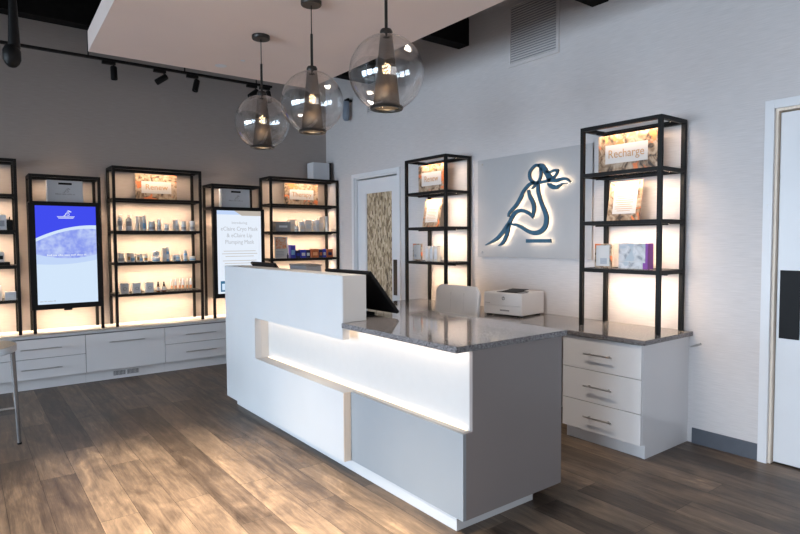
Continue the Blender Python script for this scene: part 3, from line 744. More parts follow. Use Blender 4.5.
# printer
t = thing('printer', 'white laser printer on the side counter beside the chair', 'printer', (-.243, -3.530, .7600), rotz=math.radians(8))
ox, oy, oz = -.243, -3.530, .76
m = MB(); m.box(ox-.165, ox+.175, oy-.165, oy+.205, oz+.012, oz+.192, bev=.006, seg=3); m.build('printer_body', 'printerw', t)
m = MB(); m.box(ox-.172, ox-.1655, oy-.160, oy+.200, oz+.088, oz+.186, bev=.003); m.build('front_cover', 'printerw', t)
m = MB(); m.box(ox-.172, ox-.1655, oy-.160, oy+.200, oz+.016, oz+.084, bev=.003); p_ = m.build('paper_tray', 'printerw', t)
m = MB(); m.box(ox-.175, ox-.1725, oy-.055, oy+.035, oz+.044, oz+.056, bev=.001); m.build('tray_grip', 'printerg', p_)
m = MB(); q = Matrix.Rotation(PI/2, 4, 'Y'); m.lathe([(0, 0), (.0155, 0), (.0155, .001), (0, .001)], (ox-.1735, oy+.003, oz+.148), 24, M4=q, close=False); lg = m.build('round_badge', 'printerg', t)
lettering('hp', .024, (ox-.1740, oy+.003, oz+.149), 'x', 'printerw', lg)
m = MB(); m.box(ox-.1735, ox-.1722, oy+.135, oy+.185, oz+.103, oz+.107); m.build('name_stripe', 'printerg', t)
m = MB(); m.box(ox-.13, ox+.05, oy-.10, oy+.10, oz+.1922, oz+.195, bev=.001)
m.prism([(ox-.10, oz+.195), (ox+.06, oz+.209), (ox+.06, oz+.212), (ox-.10, oz+.198)], oy-.09, oy+.07, axis='y'); m.build('output_tray', 'blackmat', t)
m = MB(); m.box(ox-.15, ox-.05, oy-.155, oy-.112, oz+.1922, oz+.199, bev=.003); m.build('control_panel', 'printerg', t)
for sx in (-.13, .13):
    for sy in (-.13, .17): m = MB(); m.box(ox+sx-.02, ox+sx+.02, oy+sy-.015, oy+sy+.015, oz+.0002, oz+.0118); m.build('foot', 'blackmat', t)
m = MB(); m.box(ox+.1755, ox+.200, oy-.13, oy+.13, oz+.04, oz+.18, bev=.004); m.build('rear_cover', 'printerw', t)

# ------------------------------------------------------------------ back wall base cabinets
seams = [-4.465, -3.7235, -2.982, -2.240, -1.499, -.757, -.016]
blab = ['white two drawer base cabinet at the left edge beside the round table', 'white two drawer base cabinet left of the cabinet with the floor grille',
        'white base cabinet with one deep drawer above the floor grille', 'white two drawer base cabinet right of the deep drawer, beside the desk',
        'white base cabinet behind the desk under the second screen', 'white base cabinet in the room corner under the corner shelf']
for i in range(6):
    x0, x1 = seams[i], seams[i+1]
    t = thing('base_cabinet', blab[i], 'cabinet', ((x0+x1)/2, -.23, 0), 'white base cabinets along the back wall')
    m = MB(); m.box(x0+.001, x1-.001, -.445, -.002, .1065, .4895); m.build('carcass', 'gap', t)
    m = MB(); m.box(x0+.0005, x1-.0005, -.4045, -.01, 0, .106); m.build('plinth', 'lac', t)
    rows = [(.109, .4785)] if i in (2, 4) else [(.109, .2955), (.2995, .4785)]
    for z0, z1 in rows:
        m = MB(); m.box(x0+.002, x1-.002, -.4647, -.4455, z0, z1, bev=.0012); d = m.build('drawer', 'lac', t)
        zc = .390 if z1 > .4 else .2030; xc = (x0+x1)/2
        m = MB(); m.cyl((xc-.165, -.497, zc), (xc+.165, -.497, zc), .0052, seg=12)
        for s in (-.13, .13): m.cyl((xc+s, -.4647, zc), (xc+s, -.497, zc), .0048, seg=10)
        m.build('handle', 'chrome', d, label='brushed steel bar handle')
m = MB(); m.box(-4.47, -.002, -.4680, -.001, .4900, .5124, bev=.0015)
tag(m.build('long_countertop', 'white'), 'long white countertop along the back wall under the lit shelves', 'worktop')
t = thing('floor_grille', 'small white air grille in the plinth under the deep drawer', 'grille', (-2.61, -.41, .03))
m = MB(); m.box(-2.745, -2.48, -.4105, -.405, .018, .092, bev=.001); m.build('grille_frame', 'paint', t)
m = MB()
for k in range(2):
    a = -2.732+k*.127; m.box(a, a+.112, -.4118, -.411, .034, .078)
m.build('grille_opening', 'gap', t)
m = MB()
for k in range(2):
    a = -2.732+k*.127
    for j in range(9): m.box(a+.004+j*.0125, a+.008+j*.0125, -.4135, -.412, .036, .076)
m.build('grille_slats', 'paint', t)

# ------------------------------------------------------------------ black framed lit shelves
FW_ = .3248
def shelf_unit(wall, u0, u1, zb, zt, levels, label, watts, wf=FW_, wb=.015, tv=None, name='display_shelf', group=None, lights=None):
    T = .027
    if u0 > u1: u0, u1 = u1, u0
    def bx(m, a, b, c, d, e, f, **k):
        if wall == 'back': m.box(a, b, -d, -c, e, f, **k)
        else: m.box(-d, -c, a, b, e, f, **k)
    loc = ((u0+u1)/2, -.17, zb) if wall == 'back' else (-.17, (u0+u1)/2, zb)
    t = thing(name, label, 'shelf', loc, group)
    for a in (u0, u1-T):
        for c in (wb, wf-T):
            m = MB(); bx(m, a, a+T, c, c+T, zb+.0005, zt, bev=.001); m.build('post', 'black', t)
    def ring(z, nm):
        m = MB(); h = T/2
        bx(m, u0+T, u1-T, wf-T, wf, z-h, z+h); bx(m, u0+T, u1-T, wb, wb+T, z-h, z+h)
        bx(m, u0, u0+T, wb+T, wf-T, z-h, z+h); bx(m, u1-T, u1, wb+T, wf-T, z-h, z+h)
        return m.build(nm, 'black', t)
    ring(zt-T/2, 'top_frame')
    for z in levels:
        r = ring(z, 'shelf_rail')
        m = MB(); bx(m, u0+T+.001, u1-T-.001, wb+T+.001, wf-T-.001, z+.003, z+.0118); m.build('glass_shelf', 'shelfglass', r)
    wl = .185
    top_ = True
    for z in (lights or ([zt-T]+[l-T/2 for l in levels])):
        m = MB(); bx(m, u0+T+.002, u1-T-.002, wl-.008, wl, z-.001, z+.002); m.build('led_strip', 'led', t)
        m = MB(); bx(m, u0+T+.001, u1-T-.001, wl+.0005, wl+.003, z-.010, z+.0025); m.build('led_channel', 'black', t)
        pw = watts*((.45 if wall == 'back' else .62) if top_ else 1.); top_ = False
        L_ = u1-u0-2*T-.02; c = (u0+u1)/2; zz = z-.0025
        if wall == 'back': area('shelf_light', (c, -wl+.004, zz), (L_, .012), pw*L_, WARM, (0, .45, -1), t, 132)
        else: area('shelf_light', (-wl+.004, c, zz), (L_, .012), pw*L_, WARM, (.45, 0, -1), t, 132)
    return t
LV = [1.8209, 1.4874, 1.1587, .8315]
ZB = .5124
shelf_unit('back', -4.39, -3.4869, ZB, 2.1607, LV, 'tall black product shelf cut off by the left edge of the picture', WS)
shelf_unit('back', -2.6771, -1.7743, ZB, 2.1607, LV, 'tall black product shelf between the two screens, full of bottles and jars', WS)
shelf_unit('back', -.96, -.012, ZB, 2.1607, LV, 'tall black product shelf in the room corner with blue and orange cartons', WS)
shelf_unit('back', -3.3954, -2.7858, ZB, 2.0335, [1.762], 'narrow black frame holding the blue lit screen on the left', WS, lights=[2.010, 1.745, .74])
shelf_unit('back', -1.6637, -1.0678, ZB, 2.0335, [1.762], 'narrow black frame holding the pale text screen behind the desk', WS, lights=[2.010, 1.745, .74])
LR = [1.84, 1.4991, 1.1639]
shelf_unit('right', -2.148, -2.7652, .76, 2.1821, LR, 'tall black shelf on the side counter beside the patterned door', WS2, wf=.3393)
shelf_unit('right', -4.222, -4.8312, .76, 2.1821, LR, 'tall black shelf on the near end of the side counter, right of the sign', WS2, wf=.3393)

# ------------------------------------------------------------------ screens
def clip_poly(fx, x0, x1, z0, z1, n=24):
    """points under a curve fx(s) (s 0..1 across) down to z0"""
    return [(x0+(x1-x0)*k/n, fx(k/n)) for k in range(n+1)]
def tv(x0, x1, z0, z1, label):
    t = thing('wall_screen', label, 'screen', ((x0+x1)/2, -.335, z0))
    m = MB(); m.box(x0, x1, -.372, -.326, z0, z1, bev=.003); m.build('housing', 'blackmat', t)
    m = MB(); m.box((x0+x1)/2-.035, (x0+x1)/2+.035, -.366, -.34, z0-.018, z0-.0005, bev=.003); m.build('sensor', 'blackmat', t)
    return t
X0, X1, Z0, Z1 = -3.412, -2.800, .742, 1.757
t1 = tv(X0, X1, Z0, Z1, 'tall black framed screen showing a blue picture with a pale mound')
a, b, c, d = -3.358, -2.846, .793, 1.733; yy = -.3725
def quad(name, mat, pts, k, parent):
    m = MB(); m.prism(pts, yy-.0004*k, yy-.0004*k+.0003, axis='y'); return m.build(name, mat, parent)
H = d-c
sc = quad('screen', 's_blue', [(a, c), (b, c), (b, d), (a, d)], 1, t1)
def curve(v0, v1, v2):
    def f(s):
        q = v0*(1-s)*(1-2*s)+v1*4*s*(1-s)+v2*s*(2*s-1); return d-H*q
    return f
A = curve(.33, .225, .195); A2 = curve(.365, .255, .235); B = curve(.49, .535, .50); C_ = curve(.59, .595, .555)
n = 24
pts = clip_poly(A, a, b, c, d); quad('mound_rim', 's_pale', [(a, c)]+pts[::1]+[(b, c)], 2, sc)
pts = clip_poly(A2, a, b, c, d); lo = clip_poly(B, a, b, c, d); quad('mound', 's_mottle', pts+lo[::-1], 3, sc)
pts = clip_poly(B, a, b, c, d); lo = clip_poly(C_, a, b, c, d); quad('band', 's_mid', pts+lo[::-1], 3, sc)
pts = clip_poly(C_, a, b, c, d); quad('lower_field', 's_pale', [(a, c)]+pts+[(b, c)], 4, sc)
m = MB()
for k in range(3): m.box(-3.18+k*.006, -3.03-k*.006, yy-.0026, yy-.0022, 1.630-k*.009, 1.634-k*.009)
m.build('logo_bar', 's_white', sc)
logo_small((-3.095, yy-.0022, 1.662), .085, 'y', 's_white', sc)
tiny_words((-3.10, yy-.0022, 1.262), .34, .016, 's_white', sc, 3)
tiny_words((-3.275, yy-.0024, .822), .13, .012, 's_text', sc, 4)
X0, X1 = -1.672, -1.060
t3 = tv(X0, X1, Z0, Z1, 'tall black framed screen with pale grey text, partly behind the desk')
a, b = -1.628, -1.106
sc = quad('screen', 's_white', [(a, c), (b, c), (b, d), (a, d)], 1, t3)
quad('header_band', 's_beige', [(a+.20, d), (b, d), (b, d-.055), (a+.29, d-.055)], 2, sc)
quad('header_shade', 's_mid', [(a, d), (a+.20, d), (a+.27, d-.045), (a, d-.045)], 3, sc)
xm = (a+b)/2
lettering('Introducing', .040, (xm, yy-.0012, 1.595), 'y', 's_text', sc)
for k, w in enumerate(('eClaire Cryo Mask', '& eClaire Lip', 'Plumping Mask')): lettering(w, .064, (xm, yy-.0012, 1.525-k*.075), 'y', 's_text', sc, squeeze=.9)
m = MB()
for k, (w, z) in enumerate(((.19, 1.27), (.21, 1.24), (.17, 1.21), (.20, 1.16), (.18, 1.13), (.14, 1.10))): m.box(xm-w, xm+w, yy-.0014, yy-.0011, z, z+.006)
m.build('text_lines', 's_beige', sc)
quad('picture_frame', 's_teal', [(a+.03, .815), (a+.22, .815), (a+.22, .935), (a+.03, .935)], 3, sc)
quad('picture', 's_pale', [(a+.045, .832), (a+.205, .832), (a+.205, .905), (a+.045, .905)], 4, sc)

# shopping bags above the screens
def bag(x0, x1, label):
    z0 = 1.7745; z1 = z0+.215; yb = -.20
    t = thing('shopping_bag', label, 'bag', ((x0+x1)/2, yb, z0))
    m = MB(); m.prism([(x0, z0), (x1, z0), (x1-.004, z1), (x0+.004, z1)], yb-.045, yb+.045, axis='y')
    bmesh.ops.bevel(m.bm, geom=list(m.bm.edges), offset=.002, segments=1, affect='EDGES'); bo = m.build('bag_body', 'bag', t)
    xm = (x0+x1)/2
    m = MB(); m.box(xm-.058, xm+.058, yb-.0465, yb-.0455, z1-.042, z1-.022, bev=.0004); m.build('handle_slot', 'blackmat', t)
    logo_small((xm+.01, yb-.0456, z0+.118), .075, 'y', 'boxgrey', t)
    tiny_words((xm, yb-.0458, z0+.082), .17, .012, 'boxgrey', t, 5)
bag(-3.243, -2.930, 'pale grey paper bag with a slot handle above the blue screen')
bag(-1.524, -1.181, 'pale grey paper bag with a slot handle above the pale text screen')
# box on top of the corner shelf
t = thing('storage_box', 'plain grey box on top of the corner shelf', 'box', (-.20, -.17, 2.16))
m = MB(); m.box(-.318, -.082, -.22, -.06, 2.1612, 2.385, bev=.003); m.build('box_body', 'bag', t)
m = MB(); m.box(-.0815, -.050, -.21, -.07, 2.1612, 2.39, bev=.002); m.build('black_back', 'blackmat', t)

# ------------------------------------------------------------------ posters on the shelves
def poster_back(x0, x1, z0, z1, words, seed, label, yb=-.115):
    t = thing('poster_block', label, 'sign', ((x0+x1)/2, yb, z0))
    m = MB(); m.box(x0, x1, yb, yb+.018, z0, z1, bev=.001); m.build('print', poster_mat('floral print %d' % seed, seed), t)
    w, h = x1-x0, z1-z0
    m = MB(); m.box(x0+w*.14, x1-w*.14, yb-.004, yb-.0005, z0+h*.27, z0+h*.72, bev=.0005); cd = m.build('card', 'card', t)
    lettering(words, h*.30, ((x0+x1)/2, yb-.0048, z0+h*.50), 'y', 'gold', cd)
ZT_ = 1.8335
poster_back(-2.412, -1.982, ZT_, 2.118, 'Renew', 1, 'floral poster block reading Renew on the tall shelf between the screens')
poster_back(-.667, -.199, ZT_, 2.112, 'Therapy', 2, 'floral poster block reading Therapy on the corner shelf')
def poster_right(y0, y1, z0, z1, words, seed, label, xb=-.150):
    t = thing('poster_block', label, 'sign', (xb, (y0+y1)/2, z0))
    m = MB(); m.box(xb, xb+.018, y0, y1, z0, z1, bev=.001); m.build('print', poster_mat('floral print %d' % seed, seed), t)
    w, h = abs(y1-y0), z1-z0
    m = MB(); m.box(xb-.004, xb-.0005, y0-w*.13, y1+w*.16, z0+h*.27, z0+h*.74, bev=.0005); cd = m.build('card', 'card', t)
    lettering(words, h*.30, (xb-.0048, (y0+y1)/2+w*.015, z0+h*.50), 'x', 'gold', cd, squeeze=.9)
poster_right(-2.115+-.02, -2.558, 1.8545, 2.140, 'Renew', 3, 'floral poster block reading Renew on the shelf beside the patterned door')
poster_right(-4.245, -4.705, 1.8545, 2.135, 'Recharge', 5, 'floral poster block reading Recharge, top of the near shelf')
def leaflet(y0, y1, z0, z1, seed, label, xb, heading, lean=.05):
    t = thing('menu_stand', label, 'sign', (xb, (y0+y1)/2, z0))
    w, h = abs(y1-y0), z1-z0
    m = MB(); m.prism([(xb-.02, z0), (xb-.014, z0), (xb-.014+lean, z1), (xb-.02+lean, z1)], y0, y1, axis='y') if False else m.prism([(xb-.02, z0), (xb-.014, z0), (xb-.014+lean, z1), (xb-.02+lean, z1)], y1, y0, axis='y')
    m.build('print', poster_mat('leaflet print %d' % seed, seed), t)
    def P(f): return xb-.02+lean*f
    m = MB(); f0, f1 = .18, .96
    m.prism([(P(f0)-.003, z0+h*f0), (P(f0)-.0005, z0+h*f0), (P(f1)-.0005, z0+h*f1), (P(f1)-.003, z0+h*f1)], y1+w*.13, y0-w*.16, axis='y'); cd = m.build('card', 'card', t)
    m = MB()
    for k in range(9):
        f = .25+k*.052; ww = w*(.27 if k % 3 else .20)
        m.prism([(P(f)-.0036, z0+h*f), (P(f)-.0031, z0+h*f), (P(f)-.0031, z0+h*f+.0035), (P(f)-.0036, z0+h*f+.0035)], (y0+y1)/2-ww, (y0+y1)/2+ww, axis='y')
    m.build('text_lines', 'gold', cd)
    lettering(heading, h*.095, (P(.83)-.0045, (y0+y1)/2, z0+h*.83), 'x', 'gold', cd, squeeze=.9)
    m = MB(); m.prism([(xb-.012, z0), (xb-.008, z0), (xb+.075, z0), (xb+.075, z0+.004), (xb-.010, z0+.005)], (y0+y1)/2-.04, (y0+y1)/2+.04, axis='y'); m.build('foot', 'clearplastic', t)
leaflet(-2.215, -2.470, 1.5132, 1.80, 6, 'menu card on a stand on the shelf beside the patterned door', -.150, 'Renew')
leaflet(-4.330, -4.585, 1.5132, 1.80, 7, 'menu card on a stand, second shelf of the near unit under Recharge', -.150, 'Facial\nNatural Lift')
def frame(y0, y1, z0, z1, label, xb=-.20, pic=False):
    t = thing('framed_card', label, 'picture frame', (xb, (y0+y1)/2, z0))
    m = MB(); m.box(xb, xb+.014, y0, y1, z0, z1, bev=.001); m.build('frame', poster_mat('frame edge print', 9), t)
    w = abs(y1-y0); h = z1-z0
    m = MB(); m.box(xb-.002, xb-.0002, y0-w*.10, y1+w*.10, z0+h*.07, z0+h*.93); cd = m.build('card', 'card', t)
    m = MB()
    if pic: m.box(xb-.0028, xb-.0022, y0-w*.35, y1+w*.25, z0+h*.15, z0+h*.40)
    else: m.box(xb-.0028, xb-.0022, y0-w*.22, y0-w*.42, z0+h*.22, z0+h*.36)
    m.build('picture', 'labelg', cd)
frame(-2.100, -2.240, 1.1782, 1.350, 'small framed card on the shelf beside the patterned door')
frame(-4.255, -4.392, 1.1782, 1.352, 'small framed card with a grey picture on the near shelf, left of the silver box', pic=True)
LABS = ['left', 'middle', 'right']
for k in range(3):
    y0 = -2.318-k*.066; t = thing('slim_carton', 'slim silver white carton, %s of the three beside the small framed card' % LABS[k], 'box', (-.19, y0-.025, 1.1782), 'slim cartons on the shelf by the patterned door')
    m = MB(); m.box(-.215, -.17, y0, y0-.050, 1.1782, 1.325, bev=.001); m.build('carton', 'tubew', t)
    m = MB(); m.box(-.2158, -.2152, y0-.006, y0-.044, 1.20, 1.30); m.build('label_print', 'boxs', t)
t = thing('gift_box', 'silver box with a cloudy print and purple stripe on the near shelf', 'box', (-.19, -4.59, 1.1782))
m = MB(); m.box(-.235, -.165, -4.471, -4.672, 1.1782, 1.355, bev=.001); m.build('carton', 'silverfoil', t)
m = MB(); m.box(-.2362, -.2355, -4.471, -4.672, 1.228, 1.232); m.build('divider_line', 'card', t)
m = MB(); m.box(-.2365, -.164, -4.6725, -4.690, 1.1782, 1.355); m.box(-.2365, -.2355, -4.655, -4.6724, 1.1782, 1.222); m.build('purple_edge', 'purple', t, label='purple stripe')

# ------------------------------------------------------------------ products on the shelves (each a thing of its own)
def product(kind, x0, x1, z0, z1, label, mats=(), y=-.22, group=None, cat=None):
    w = abs(x1-x0); xc = (x0+x1)/2; h = z1-z0; r = min(w/2, .04)
    nm, ct = {'pump': ('pump_bottle', 'bottle'), 'box': ('carton', 'box'), 'jar': ('cream_jar', 'jar'), 'tube': ('cream_tube', 'tube'), 'dropper': ('dropper_bottle', 'bottle'),
              'vial': ('serum_vial', 'vial'), 'bottle': ('lotion_bottle', 'bottle'), 'boxjar': ('carton', 'box')}[kind]
    t = thing(nm, label, cat or ct, (xc, y, z0), group); c = (xc, y, 0); z0 += .0004
    body = mats[0] if mats else 'bottlew'; acc = mats[1] if len(mats) > 1 else 'silver'; lab = mats[2] if len(mats) > 2 else 'labelg'
    if kind == 'pump':
        zb = z0+h*.74
        m = MB(); m.lathe([(0, z0), (r*.94, z0), (r, z0+.004), (r, zb-.008), (r*.8, zb), (r*.35, zb+.003), (0, zb+.003)], c, 24, close=False); m.build('bottle_body', body, t)
        m = MB(); m.lathe([(0, zb+.003), (r*.42, zb+.003), (r*.42, zb+h*.10), (r*.15, zb+h*.11), (r*.15, z1-.008), (0, z1-.008)], c, 16, close=False)
        m.box(xc-r*.35, xc+r*1.0, y-.006, y+.006, z1-.012, z1, bev=.002); m.build('pump', acc, t)
        m = MB(); m.lathe([(r+.0004, z0+h*.30), (r+.0004, z0+h*.58)], c, 24, close=False); m.build('label_print', lab, t)
    elif kind == 'box':
        d = min(w*.8, .06)
        m = MB(); m.box(x0, x1, y-d/2, y+d/2, z0, z1, bev=.0008); m.build('carton_body', body, t)
        m = MB(); m.box(xc-w*.32, xc+w*.32, y-d/2-.0006, y-d/2-.0001, z0+h*.25, z0+h*.62); m.build('label_print', lab, t)
    elif kind == 'jar':
        zb = z0+h*.62
        m = MB(); m.lathe([(0, z0), (r*.9, z0), (r*.97, z0+.003), (r*.97, zb), (0, zb)], c, 28, close=False); m.build('jar_body', body, t)
        m = MB(); m.lathe([(0, zb), (r, zb), (r, z1-.003), (r*.93, z1), (0, z1)], c, 28, close=False); m.build('lid', acc, t)
        m = MB(); m.lathe([(r*.97+.0004, z0+h*.15), (r*.97+.0004, z0+h*.45)], c, 28, close=False); m.build('label_print', lab, t)
    elif kind == 'tube':
        zb = z0+h*.28
        m = MB(); m.lathe([(0, z0), (r*.85, z0), (r*.85, zb), (0, zb)], c, 20, close=False); m.build('cap', acc, t)
        m = MB(); n = 20; rings = []
        for k, (sx, sy, z) in enumerate(((.9, .9, zb), (1, .85, zb+h*.1), (1, .5, zb+h*.4), (1, .08, z1))):
            rings.append([m.bm.verts.new((xc+r*sx*math.cos(2*PI*i/n), y+r*sy*math.sin(2*PI*i/n), z)) for i in range(n)])
        for A, B in zip(rings, rings[1:]):
            for i in range(n): f = m.bm.faces.new((A[i], A[(i+1) % n], B[(i+1) % n], B[i])); f.smooth = True
        m.bm.faces.new(rings[0]); m.bm.faces.new(rings[-1]); m.build('tube_body', body, t)
    elif kind == 'bottle':
        zb = z0+h*.70
        m = MB(); m.lathe([(0, z0), (r*.95, z0), (r, z0+.003), (r, zb-.004), (r*.75, zb), (0, zb)], c, 24, close=False); m.build('bottle_body', body, t)
        m = MB(); m.lathe([(0, zb), (r*.8, zb), (r*.8, z1-.002), (r*.7, z1), (0, z1)], c, 24, close=False); m.build('cap', acc, t)
        m = MB(); m.lathe([(r+.0004, z0+h*.15), (r+.0004, z0+h*.5)], c, 24, close=False); m.build('label_print', lab, t)
    elif kind == 'dropper':
        zb = z0+h*.58
        m = MB(); m.lathe([(0, z0), (r*.95, z0), (r, z0+.004), (r, zb-.01), (r*.45, zb), (0, zb)], c, 24, close=False); m.build('bottle_body', 'amber', t)
        m = MB(); m.lathe([(0, zb), (r*.55, zb), (r*.55, zb+h*.15), (r*.35, zb+h*.17), (r*.38, z1-h*.08), (r*.2, z1), (0, z1)], c, 20, close=False); m.build('dropper', 'blackmat', t)
        m = MB(); m.lathe([(r+.0005, z0+h*.12), (r+.0005, z0+h*.48)], c, 24, close=False); m.build('label_print', 'card', t)
    elif kind == 'vial':
        zb = z0+h*.75
        m = MB(); m.lathe([(0, z0), (r*.95, z0), (r*.95, z0+h*.32), (0, z0+h*.32)], c, 14, close=False); m.build('liquid', 'peach', t)
        m = MB(); m.lathe([(0, z0+h*.32), (r, z0+h*.32), (r, zb), (r*.7, zb+.003), (r*.5, z1), (0, z1)], c, 14, close=False); m.build('vial_body', body, t)
    return t

sa, sb, sc_, sd = [z+.0122 for z in LV]
G2 = 'skin care products on the tall shelf between the screens'
S2 = 'in the upper row between the screens'
for a in [
 ('pump', -2.615, -2.572, sb, 1.675, 'slim pearl grey pump bottle, first in the upper row between the screens', ()),
 ('pump', -2.535, -2.479, sb, 1.671, 'wider pearl grey pump bottle, second in the upper row between the screens', ()),
 ('tube', -2.441, -2.412, sb, 1.655, 'thin upright tube beside the wider pump bottle '+S2, ('bottlew', 'silver')),
 ('box', -2.402, -2.374, sb, 1.655, 'narrow cream carton standing against the tall grey bottle '+S2, ('boxcream', 'silver', 'boxs')),
 ('bottle', -2.373, -2.338, sb, 1.664, 'tall pearl grey bottle with blue label '+S2, ('bottlew', 'silver', 'labelb')),
 ('jar', -2.312, -2.252, sb, 1.604, 'wide silver lidded jar beside the tall bottle '+S2, ()),
 ('bottle', -2.222, -2.184, sb, 1.628, 'short straight silver bottle between two jars '+S2, ('boxs', 'silver', 'labelg')),
 ('jar', -2.151, -2.101, sb, 1.574, 'smallest grey jar '+S2, ('boxs', 'bottlew')),
 ('box', -2.059, -2.034, sb, 1.618, 'cream carton half behind the silver cylinder '+S2, ('boxcream', 'silver', 'boxs')),
 ('bottle', -2.034, -2.000, sb, 1.622, 'silver cylinder bottle in front of a cream carton '+S2, ('silver', 'bottlew', 'labelg')),
 ('jar', -1.972, -1.918, sb, 1.607, 'white jar with dark band, second from right '+S2, ('bottlew', 'tubew', 'boxgrey')),
 ('jar', -1.878, -1.822, sb, 1.614, 'white jar with dark band at the right end '+S2, ('tubew', 'boxs', 'boxgrey')),
 ('jar', -2.622, -2.560, sc_, 1.266, 'big silver jar at the left end of the middle row between the screens', ('boxs', 'silver')),
 ('box', -2.537, -2.500, sc_, 1.266, 'tan carton in the middle product row beside a blue labelled jar', ('boxcream', 'silver', 'gold')),
 ('jar', -2.500, -2.459, sc_, 1.265, 'silver jar with blue label in the middle product row, beside a tan carton', ('bottlew', 'silver', 'labelb')),
 ('box', -2.441, -2.412, sc_, 1.252, 'low cream carton in the middle product row left of a narrow jar', ('boxcream', 'silver', 'gold')),
 ('jar', -2.411, -2.380, sc_, 1.254, 'narrow blue grey jar in the middle product row', ('bottlew', 'silver', 'labelb')),
 ('bottle', -2.366, -2.330, sc_, 1.253, 'short bottle with amber foot in the middle product row', ('bottlew', 'boxcream', 'gold')),
 ('jar', -2.283, -2.205, sc_, 1.218, 'flat white jar with a round compact standing on it in the middle product row', ('bottlew', 'bottlew', 'labelb')),
 ('box', -2.180, -2.140, sc_, 1.320, 'tall clear grey carton left of the tall blue bottle in the middle product row', ('boxcream', 'silver', 'boxs')),
 ('bottle', -2.139, -2.106, sc_, 1.325, 'tall blue bottle with white foot in the middle product row', ('labelb', 'bottlew', 'bottlew')),
 ('box', -2.068, -2.040, sc_, 1.235, 'small white carton left of the wide blue jar in the middle product row', ('boxs', 'silver', 'labelg')),
 ('jar', -2.040, -1.991, sc_, 1.236, 'wide bright blue jar in the middle product row', ('labelb', 'bottlew', 'bottlew')),
 ('bottle', -1.952, -1.914, sc_, 1.288, 'slim grey bottle with blue lower half in the middle product row', ('labelb', 'boxs', 'bottlew')),
 ('jar', -1.888, -1.822, sc_, 1.220, 'low blue and white jar at the right end of the middle product row', ('bottlew', 'tubew', 'labelb')),
 ('dropper', -2.246, -2.211, sd, .952, 'amber dropper bottle beside the grey cartons, left of its twin', ()),
 ('dropper', -2.188, -2.150, sd, .950, 'amber dropper bottle right of its twin, beside the small vials', ()),
]:
    product(a[0], a[1], a[2], a[3], a[4], a[5], a[6], y=-.21, group=G2)
t = thing('round_compact', 'round grey compact standing on edge on the flat jar in the middle product row', 'compact', (-2.244, -.21, 1.219))
q = Matrix.Rotation(PI/2, 4, 'X'); m = MB(); m.lathe([(0, -.010), (.030, -.010), (.033, -.006), (.033, .006), (.030, .010), (0, .010)], (-2.244, -.21, 1.2185+.0335), 32, M4=q, close=False); m.build('case', 'boxs', t)
m = MB(); m.lathe([(0, .0102), (.012, .0102), (.012, .0108), (0, .0108)], (-2.244, -.21, 1.2185+.0335), 20, M4=q, close=False); m.build('emblem', 'labelg', t)
for k, (a, b, nm, dk) in enumerate(((-2.608, -2.532, 'leftmost of three', 0), (-2.488, -2.414, 'middle of three, ring darkest', 1), (-2.362, -2.285, 'beside the amber droppers', 0))):
    t = thing('carton', 'square grey ring print carton on the lowest product row, '+nm, 'box', ((a+b)/2, -.215, sd), 'grey cartons with ring prints')
    m = MB(); m.box(a, b, -.245, -.185, sd+.0004, .950, bev=.001); m.build('carton_body', 'boxs', t)
    m = MB(); m.lathe([(.013, .0000), (.017, .0000), (.017, .0006), (.013, .0006), (.013, 0)], ((a+b)/2, -.2452, .893), 28, M4=q, close=False); m.build('ring_print', 'boxgrey' if dk else 'labelg', t)
m = MB(); m.box(-2.115, -1.845, -.235, -.135, sd+.0005, sd+.022, bev=.001)
tag(m.build('acrylic_riser', 'clearplastic'), 'low clear acrylic riser carrying the row of small vials', 'display stand')
VL = [(-2.091, -2.071, 0), (-2.052, -2.030, 1), (-2.004, -1.986, 0), (-1.974, -1.950, 1), (-1.922, -1.904, 0), (-1.888, -1.864, 1)]
VN = ['first from the left, thin and clear', 'second from the left, grey white', 'third from the left, thin and clear', 'fourth from the left, grey white', 'fifth from the left, thin and clear', 'last at the right, grey white']
for (a, b, k), nm in zip(VL, VN): product('vial', a, b, sd+.022, .974, 'small serum vial on the clear riser, '+nm, ('bottlew' if k else 'boxcream',), y=-.19, group='serum vials on the riser')
